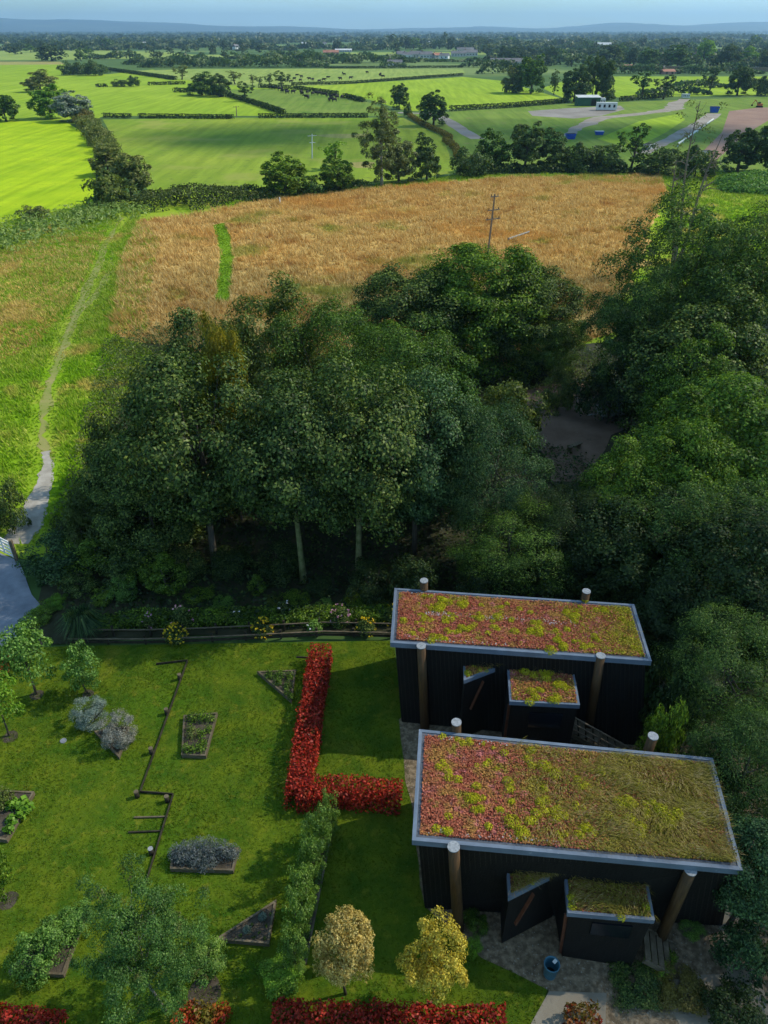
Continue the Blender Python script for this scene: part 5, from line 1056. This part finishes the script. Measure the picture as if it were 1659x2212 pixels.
# ------------------------------------------------------------------ poles
def pole(px, py_top, Y, arms, label, mat='pole_wood', rad=.13):
    p = atY(px, py_top, Y); t = thing('utility_pole', label, 'utility pole', (p[0], Y, 0)); H = p[2]
    MB().tube([(-.4 * H / 9, 0, 0), (0, 0, H)], [rad, rad * .7], 10).build('pole', M[mat], t)
    for k, (dz, wd) in enumerate(arms):
        MB().box((0, 0, H - dz), (wd, .12, .12), .5).build('crossarm', M[mat], t)
        for s in (-.42, 0, .42): MB().tube([(s * wd * .87, s * wd * .48, H - dz + .05), (s * wd * .87, s * wd * .48, H - dz + .28)], .05, 6).build('insulator', M['black'], t)
    return t
pole(1069, 419, 100, [(.3, 1.2), (1.9, 1.8), (3.0, 2.2)], 'wooden pole with crossarms rising from the dry meadow')
pole(674, 289, 190, [(.4, 2.2), (1.8, 1.4)], 'slim pale pole with transformer standing in the shaded field', 'tin', .16)
pole(510, 229, 290, [(.3, 2.2)], 'slim pole at the far edge of the shaded field', 'pole_wood', .16)
pole(1088, 176, 420, [], 'short dark post standing in the lime field', 'dark_timber', .2)
p, q = at(1098, 524), at(1142, 512); o = MB().tube([(0, 0, .5), tuple(q - p + np.array([0, 0, .75]))], [.16, .11], 8).build('fallen_trunk', M['bark_pale']); o.location = tuple(p); tag(o, 'pale fallen trunk lying in the dry meadow', 'fallen trunk')
p = at(605, 442); o = MB().tube([(0, 0, 0), (0, 0, 1.1), (0, 0, 1.15)], [.1, .1, .04], 8).build('marker_post', M['white']); o.location = tuple(p); tag(o, 'small white marker post at the edge of the dry meadow', 'post')
# ------------------------------------------------------------------ yard objects
def boxthing(name, label, cat, px, py, d, rz, mat, kind='box', trim='black'):
    b = at(px, py); t = thing(name, label, cat, tuple(b), rotz=rz); L_, W_, H_ = d
    if kind == 'shed':
        MB().box((0, 0, H_ * .45), (L_, W_, H_ * .9)).build('wall', M[mat], t)
        MB().prism([(-L_ * .52, -W_ * .55, H_ * .9), (L_ * .52, -W_ * .55, H_ * .9), (L_ * .52, W_ * .55, H_ * 1.08), (-L_ * .52, W_ * .55, H_ * 1.08)], [(-L_ * .52, -W_ * .55, H_ * .94), (L_ * .52, -W_ * .55, H_ * .94), (L_ * .52, W_ * .55, H_ * 1.12), (-L_ * .52, W_ * .55, H_ * 1.12)]).build('roof', M['tin'], t)
        MB().box((L_ * .2, -W_ * .5 - .04, H_ * .38), (L_ * .2, .08, H_ * .7)).build('door', M[trim], t)
    elif kind == 'skip':
        mb = MB(); mb.prism([(-L_ * .36, -W_ / 2, 0), (L_ * .36, -W_ / 2, 0), (L_ * .36, W_ / 2, 0), (-L_ * .36, W_ / 2, 0)], [(-L_ / 2, -W_ / 2, H_), (L_ / 2, -W_ / 2, H_), (L_ / 2, W_ / 2, H_), (-L_ / 2, W_ / 2, H_)]); mb.build('body', M[mat], t)
        MB().box((0, 0, H_ + .03), (L_ * .9, W_ * .85, .06)).build('load', M[trim], t)
        for s in (-1, 1): MB().box((s * L_ * .2, -W_ / 2 - .06, H_ * .55), (.12, .12, H_ * .8)).build('rib', M[mat], t)
    else:
        MB().box((0, 0, H_ / 2 + .2), (L_, W_, H_)).build('body', M[mat], t)
        for k in range(4): MB().box((-L_ * .36 + k * L_ * .24, -W_ / 2 - .04, H_ * .55 + .2), (L_ * .1, .08, H_ * .4)).build('window', M[trim], t)
        MB().box((0, 0, H_ + .24), (L_ * 1.02, W_ * 1.02, .08)).build('roof', M['tin'], t)
    return t
boxthing('green_shed', 'long green sheet shed with pale roof below the tall poplars', 'shed', 1268, 228, (9, 4.5, 3.2), 0.05, 'shed_green', 'shed')
boxthing('site_cabin', 'white site cabin with dark windows beside the green shed', 'site cabin', 1309, 238, (7.4, 2.6, 2.3), -.12, 'white', 'box')
boxthing('site_cabin', 'smaller white cabin behind the long white one', 'site cabin', 1298, 228, (2.6, 2.4, 2.4), 0.0, 'white', 'box')
boxthing('skip', 'blue skip on the track above the meadow trees', 'skip', 1232, 300, (2.7, 1.6, 1.3), .1, 'blue', 'skip')
boxthing('skip', 'blue skip alone on the grass in the middle', 'skip', 1294, 291, (2.6, 1.5, .9), -.05, 'blue', 'skip', 'white')
boxthing('skip', 'blue skip beside the half-dead bare tree', 'skip', 1542, 243, (3.0, 2.0, 1.9), .0, 'blue', 'skip')
boxthing('flat_trailer', 'long pale empty tipper body behind the meadow trees', 'trailer', 1399, 322, (4.4, 1.8, 1.2), .95, 'tin', 'skip', 'black')
boxthing('van', 'small white van parked at the far end of the track', 'van', 1480, 212, (3.2, 1.7, 1.4), 0.1, 'white', 'box')
boxthing('container', 'low pale container on the grass left of the bare soil', 'container', 1520, 331, (3.4, 1.2, .6), .2, 'tin', 'skip', 'black')
def barrier():
    a, b = at(1464, 317), at(1540, 262); t = thing('road_barrier', 'long pale kerb barrier beside the new site road', 'barrier', tuple(a)); MB().beam((0, 0, .7), tuple(b - a + np.array([0, 0, .7])), .25, .35).build('rail', M['white'], t)
    for k in range(9): p = (b - a) * k / 8; MB().box((p[0], p[1], .3), (.2, .2, .6)).build('post', M['tin'], t)
barrier()
def digger():
    b = at(1640, 232); t = thing('excavator', 'orange excavator on the bare soil at the right edge', 'excavator', tuple(b), scale=(.5, .5, .5)); MB().box((0, 0, 1.9), (3.4, 2.4, 1.5)).build('body', M['orange'], t)
    MB().box((-.6, 0, 3.1), (1.5, 1.6, 1.2)).build('cab', M['glass'], t)
    for s in (-1, 1): MB().box((0, s * 1.3, .55), (4.2, .6, 1.0)).build('track', M['black'], t)
    MB().beam((-1.4, 0, 2.2), (-4.2, 0, 5.2), .4, .5).build('boom', M['orange'], t); MB().beam((-4.2, 0, 5.2), (-6.0, 0, 2.0), .3, .4).build('stick', M['orange'], t); MB().box((-6.0, 0, 1.5), (1.0, 1.1, 1.0)).build('bucket', M['black'], t)
digger()
p, q = at(1375, 150), at(1660, 155)
t = thing('stone_wall', 'long pale stone wall in front of the right village trees', 'wall', tuple(p)); MB().beam((0, 0, 1.2), tuple(q - p + np.array([0, 0, 1.2])), .6, 2.4).build('wall_face', M['gravel'], t); MB().beam((0, 0, 2.5), tuple(q - p + np.array([0, 0, 2.5])), .8, .2).build('coping', M['concrete'], t)
# ------------------------------------------------------------------ houses
def house(px, py, wpx, hpx, rz, wall, roof, label, hip=False, dp=7.5, group=None, chim=1):
    b = at(px, py); k = b[1] / F / math.cos(TH) * .84; L_ = max(5, wpx * k); H_ = max(3, hpx * k); t = thing('house', label, 'house', tuple(b), group, rz); wh, W_ = H_ * .58, dp
    MB().box((0, 0, wh / 2), (L_, W_, wh)).build('wall', M[wall], t)
    e = .4; x, y = L_ / 2 + e, W_ / 2 + e; rx = x - (W_ * .4 if hip else 0)
    r_ = MB().add([(-x, -y, wh - .1), (x, -y, wh - .1), (x, y, wh - .1), (-x, y, wh - .1), (-rx, 0, H_), (rx, 0, H_)], [(0, 1, 5, 4), (2, 3, 4, 5), (1, 2, 5), (3, 0, 4), (3, 2, 1, 0)]).build('roof', M[roof], t)
    for s in ([-.35, .35][:chim]): MB().box((s * L_, 0, H_ + .3), (.8, .8, 1.6)).build('chimney', M['brick'], r_)
    nwin = max(2, int(L_ / 3.2))
    for i in range(nwin):
        for z in ((wh * .3, wh * .75) if wh > 4.2 else (wh * .5,)):
            MB().box((-L_ / 2 + L_ * (i + .5) / nwin, -W_ / 2 - .03, z), (1.3, .1, 1.2)).build('window', M['glass'], t)
HS = [(335, 94.5, 14, 7, 0.3, 'white', 'slate', 'white farmhouse shining alone at the left of the plain'), (320, 96, 22, 4, 0, 'render', 'tin', 'long low pale barn left of the white farmhouse'),
 (172, 103, 22, 6, .1, 'brick', 'tile', 'pink brick house far left beyond the pale field'), (510, 108, 10, 9, .9, 'white', 'slate', 'small white gabled house before the central woods'),
 (665, 99, 22, 6, 0, 'render', 'tin', 'pale flat building at the edge of the central woods'), (702, 99, 6, 6, 0, 'white', 'slate', 'tiny white house right of the pale flat building'),
 (715, 120, 28, 9, .1, 'brick', 'tile', 'red brick farm building at the centre of the plain'), (638, 140, 3.5, 5, 0, 'brick', 'tile', 'tiny brick hut at the far edge of the cattle field'),
 (652, 139, 3, 4, 0, 'white', 'slate', 'tiny white hut at the far edge of the cattle field'), (742, 112, 30, 5, 0, 'tin', 'tin', 'long pale shed on the right of the red farm building'),
 (853, 141, 26, 9, 0, 'render', 'slate', 'cream bungalow at the edge of the far field'), (866, 124, 16, 10, .2, 'render', 'slate', 'first grey-roofed house at the left of the village row'),
 (880, 126, 16, 10, 0, 'white', 'slate', 'white gabled house second in the village row'), (898, 125, 22, 11, 0, 'render', 'slate', 'wide slate-roofed house third in the village row'),
 (920, 126, 22, 11, .1, 'render', 'slate', 'slate-roofed house fourth in the village row'), (944, 126, 16, 9, .5, 'render', 'tile', 'cream gabled house fifth in the village row'),
 (960, 127, 16, 9, -.3, 'white', 'slate', 'white house near the right end of the village row'), (990, 122, 26, 9, 0, 'render', 'slate', 'long grey-roofed house above the village row'),
 (1015, 121, 26, 10, .1, 'render', 'slate', 'grey-roofed house at the upper right of the village row'), (1005, 112, 30, 7, 0, 'render', 'slate', 'distant terrace of grey roofs behind the village'),
 (925, 95, 40, 6, 0, 'tin', 'tin', 'long pale farm sheds on the skyline of the village'), (1095, 143, 62, 13, .05, 'render', 'slate', 'big grey-roofed building behind the field trees'),
 (1030, 86, 5, 4, 0, 'white', 'slate', 'white speck of a house on the far plain'), (1190, 94, 14, 6, 0, 'white', 'tin', 'white low house near the right skyline'),
 (1290, 104, 48, 9, 0, 'render', 'tin', 'long grey farm roofs in the right middle distance'), (1255, 92, 18, 6, .2, 'white', 'slate', 'white house among trees behind the farm roofs'),
 (1342, 128, 20, 11, .3, 'render', 'slate', 'grey house half hidden right of the dark dense tree'), (1508, 131, 22, 12, .2, 'white', 'slate', 'white house framed by the bright green tree'),
 (1632, 134, 16, 7, 0, 'white', 'slate', 'white house near the right border of the village'), (1648, 147, 20, 9, .3, 'render', 'tile', 'house with brown roof at the right border'),
 (1441, 160, 22, 8, .1, 'brick', 'tile', 'pink brick stable at the field edge on the right'), (1352, 150, 20, 8, 0, 'brick', 'tile', 'reddish cottage by the stone wall'), (1425, 152, 10, 5, 0, 'white', 'slate', 'small pale shed beside the pink stable')]
for h_ in HS: house(*h_)
# ------------------------------------------------------------------ cattle
def cow_mesh():
    rings = [(-1.05, .95, .10, .14), (-.95, 1.02, .30, .34), (-.5, 1.0, .36, .42), (.1, .96, .38, .44), (.6, 1.02, .33, .40), (.85, 1.12, .22, .28), (1.1, 1.22, .15, .18), (1.3, 1.15, .13, .15), (1.5, .98, .10, .10), (1.6, .92, .07, .07)]
    n = 10; V, Fs = [], []
    for (x, z, wy, wz) in rings:
        for k in range(n): a = 6.283 * k / n; V.append((x, wy * math.cos(a), z + wz * math.sin(a)))
    for i in range(len(rings) - 1):
        for k in range(n): Fs.append((i * n + k, i * n + (k + 1) % n, (i + 1) * n + (k + 1) % n, (i + 1) * n + k))
    Fs += [tuple(range(n - 1, -1, -1)), tuple((len(rings) - 1) * n + j for j in range(n))]
    mb = MB().add(V, Fs)
    for x, dx in ((-.85, -.06), (.62, .03)):
        for s in (-1, 1): mb.tube([(x, s * .22, .95), (x + dx, s * .23, .5), (x, s * .22, .28), (x + .03, s * .22, 0)], [.17, .10, .06, .07], 6)
    mb.tube([(-1.03, 0, 1.1), (-1.15, 0, .9), (-1.14, 0, .45)], [.04, .03, .05], 4)
    for s in (-1, 1): mb.tube([(1.22, s * .1, 1.3), (1.18, s * .28, 1.34)], [.05, .02], 4)
    return mb.mesh('cow', True)
CM = cow_mesh(); rc = random.Random(8)
def cows(pts, group, label):
    for (px, py) in pts:
        b = at(px, py); o = link('cow', CM, M['black']); o.location = tuple(b); o.rotation_euler = (0, 0, rc.uniform(0, 6.28)); s = rc.uniform(1.0, 1.2); o.scale = (s, s, s); tag(o, label, 'cow', group)
cows([(622, 176), (614, 178), (629, 179), (642, 165), (651, 168), (668, 173), (676, 175), (690, 178), (709, 170), (735, 173), (744, 163), (740, 161), (758, 171), (793, 159), (821, 165), (827, 168), (636, 173), (649, 176), (700, 175), (822, 163)], 'cattle in the far pale field', 'black cow grazing in the far pale field')
cows([(604, 196), (610, 200), (619, 200), (621, 203), (634, 202), (651, 203), (653, 206), (664, 203), (684, 205), (690, 206), (662, 213), (666, 214), (700, 208), (706, 210), (715, 213), (716, 218), (723, 210), (728, 214), (739, 214), (711, 219), (498, 204), (676, 206), (583, 192), (590, 193), (722, 220)], 'cattle by the hedge in the lower field', 'black cow grazing near the hedge in the lower field')
# ------------------------------------------------------------------ thistles at the right of the meadow
blobplant('weed_patch', 'bright green nettle patch at the right end of the meadow', 'weeds', [(1600, 400, 5, 1.6), (1640, 396, 5, 1.8), (1630, 410, 5, 1.2), (1655, 405, 4, 1.3), (1585, 410, 3, 1.0)], 'leaf_fresh', .45, 18)
# ------------------------------------------------------------------ haze and clouds
def haze():
    o = MB().box((0, 7000, 139), (34000, 18000, 282)).build('haze', None)
    m, N, K = new_mat('haze'); v = N.new('ShaderNodeVolumePrincipled'); v.inputs['Density'].default_value = HAZE; v.inputs['Color'].default_value = (.42, .70, 1.0, 1); v.inputs['Anisotropy'].default_value = .3
    oo = N.new('ShaderNodeOutputMaterial'); K(v.outputs[0], oo.inputs['Volume']); o.data.materials.append(m); tag(o, 'thin blue haze over the plain', 'haze', kind='stuff')
HAZE = .00011
haze()
def cloud(name, label, gx, gy, alt, rx, ry, n, thin, seed, rad):
    rng = np.random.default_rng(seed); k = alt / sdir.z; c = np.array([gx + sdir.x * k, gy + sdir.y * k, alt]); mb = MB()
    import bmesh
    bm = bmesh.new()
    for i in range(n):
        a, q = rng.uniform(0, 6.28), math.sqrt(rng.random()); r_ = rad * rng.uniform(.6, 1.2)
        mat_ = Matrix.Translation((c[0] + rx * q * math.cos(a), c[1] + ry * q * math.sin(a), alt + rng.normal(0, 4))) @ Matrix.Diagonal((r_, r_, r_ * .45, 1))
        bmesh.ops.create_icosphere(bm, subdivisions=3, radius=1.0, matrix=mat_)
    for v in bm.verts: v.co += Vector((math.sin(v.co.y * .21) * 1.5, math.sin(v.co.x * .17) * 1.5, math.sin(v.co.x * .13 + v.co.y * .19) * 1.5))
    me = bpy.data.meshes.new(name); bm.to_mesh(me); bm.free()
    m, N, K = new_mat(name); d = N.new('ShaderNodeBsdfDiffuse'); d.inputs[0].default_value = (.85, .86, .88, 1); tr = N.new('ShaderNodeBsdfTransparent'); ms = N.new('ShaderNodeMixShader'); ms.inputs[0].default_value = thin
    K(tr.outputs[0], ms.inputs[1]); K(d.outputs[0], ms.inputs[2]); oo = N.new('ShaderNodeOutputMaterial'); K(ms.outputs[0], oo.inputs[0])
    tag(link(name, me, m), label, 'cloud', kind='stuff')
cloud('cloud', 'unseen broken cloud added to dim the sun on the garden and copse', 18, 20, 520, 42, 38, 24, .065, 1, 17)  # out-of-view cloud added towards the sun to soften light on garden and copse
cloud('cloud', 'broken cloud drifting over the middle fields', 45, 232, 620, 110, 34, 32, .12, 2, 26)
grass('mixed_grass', [(225, 500), (300, 470), (345, 520), (330, 600), (320, 720), (210, 760), (215, 640), (240, 560)], 1800, .55, .09, 'meadow_green', 'mixed green grass thinning into the dry meadow', 17, holes=[path_hole])
grass('mixed_dry_grass', [(-60, 560), (120, 510), (230, 500), (190, 600), (90, 740), (-60, 820)], 3600, .5, .09, 'meadow_gold', 'straw coloured grass patches left of the worn path', 18, holes=[path_hole])
grass('short_grass', [(-80, 500), (60, 480), (262, 465), (262, 560), (220, 720), (150, 900), (110, 1170), (-40, 1180)], 26000, .11, .07, 'meadow_green', 'short trodden grass along the worn path', 19, blades=7, holes=[strip([(200, 610, .1), (180, 640, .2), (145, 720, .25), (118, 800, .35), (98, 870, .5), (92, 940, .5), (104, 1000, .6), (94, 1050, .9), (75, 1095, 1.4), (55, 1140, 1.8), (30, 1175, 1.5)])])
grass('mown_grass', [(460, 486), (486, 481), (498, 510), (504, 545), (503, 590), (495, 650), (464, 655), (471, 600), (476, 550), (469, 515)], 2600, .10, .07, 'mown', 'close mown bright grass strip through the dry meadow', 20, blades=4)
M['lawn_blades'] = sedum_mat('lawn_blades', [(0, (.046, .094, .005)), (.5, (.092, .156, .009)), (1, (.16, .21, .025))], [(.8, .52, .12, (.085, .130, .010)), (.16, .52, .2, (.048, .105, .006)), (1.9, .58, .12, (.125, .140, .016)), (5.5, .60, .1, (.034, .072, .005))])
grass('lawn_grass', [(-60, 1415), (150, 1398), (850, 1386), (870, 1560), (893, 1730), (923, 1960), (1038, 2066), (1180, 2136), (1150, 2230), (-100, 2230)], 52000, .055, .022, 'lawn_blades', 'short mown grass of the garden lawn', 21, blades=4, zf=.016)
cloud('cloud', 'small ragged unseen cloud added to shade the near end of the dry meadow', 16, 78, 600, 42, 9, 16, .10, 3, 14)  # extra cloud out of view, put in to darken the near meadow
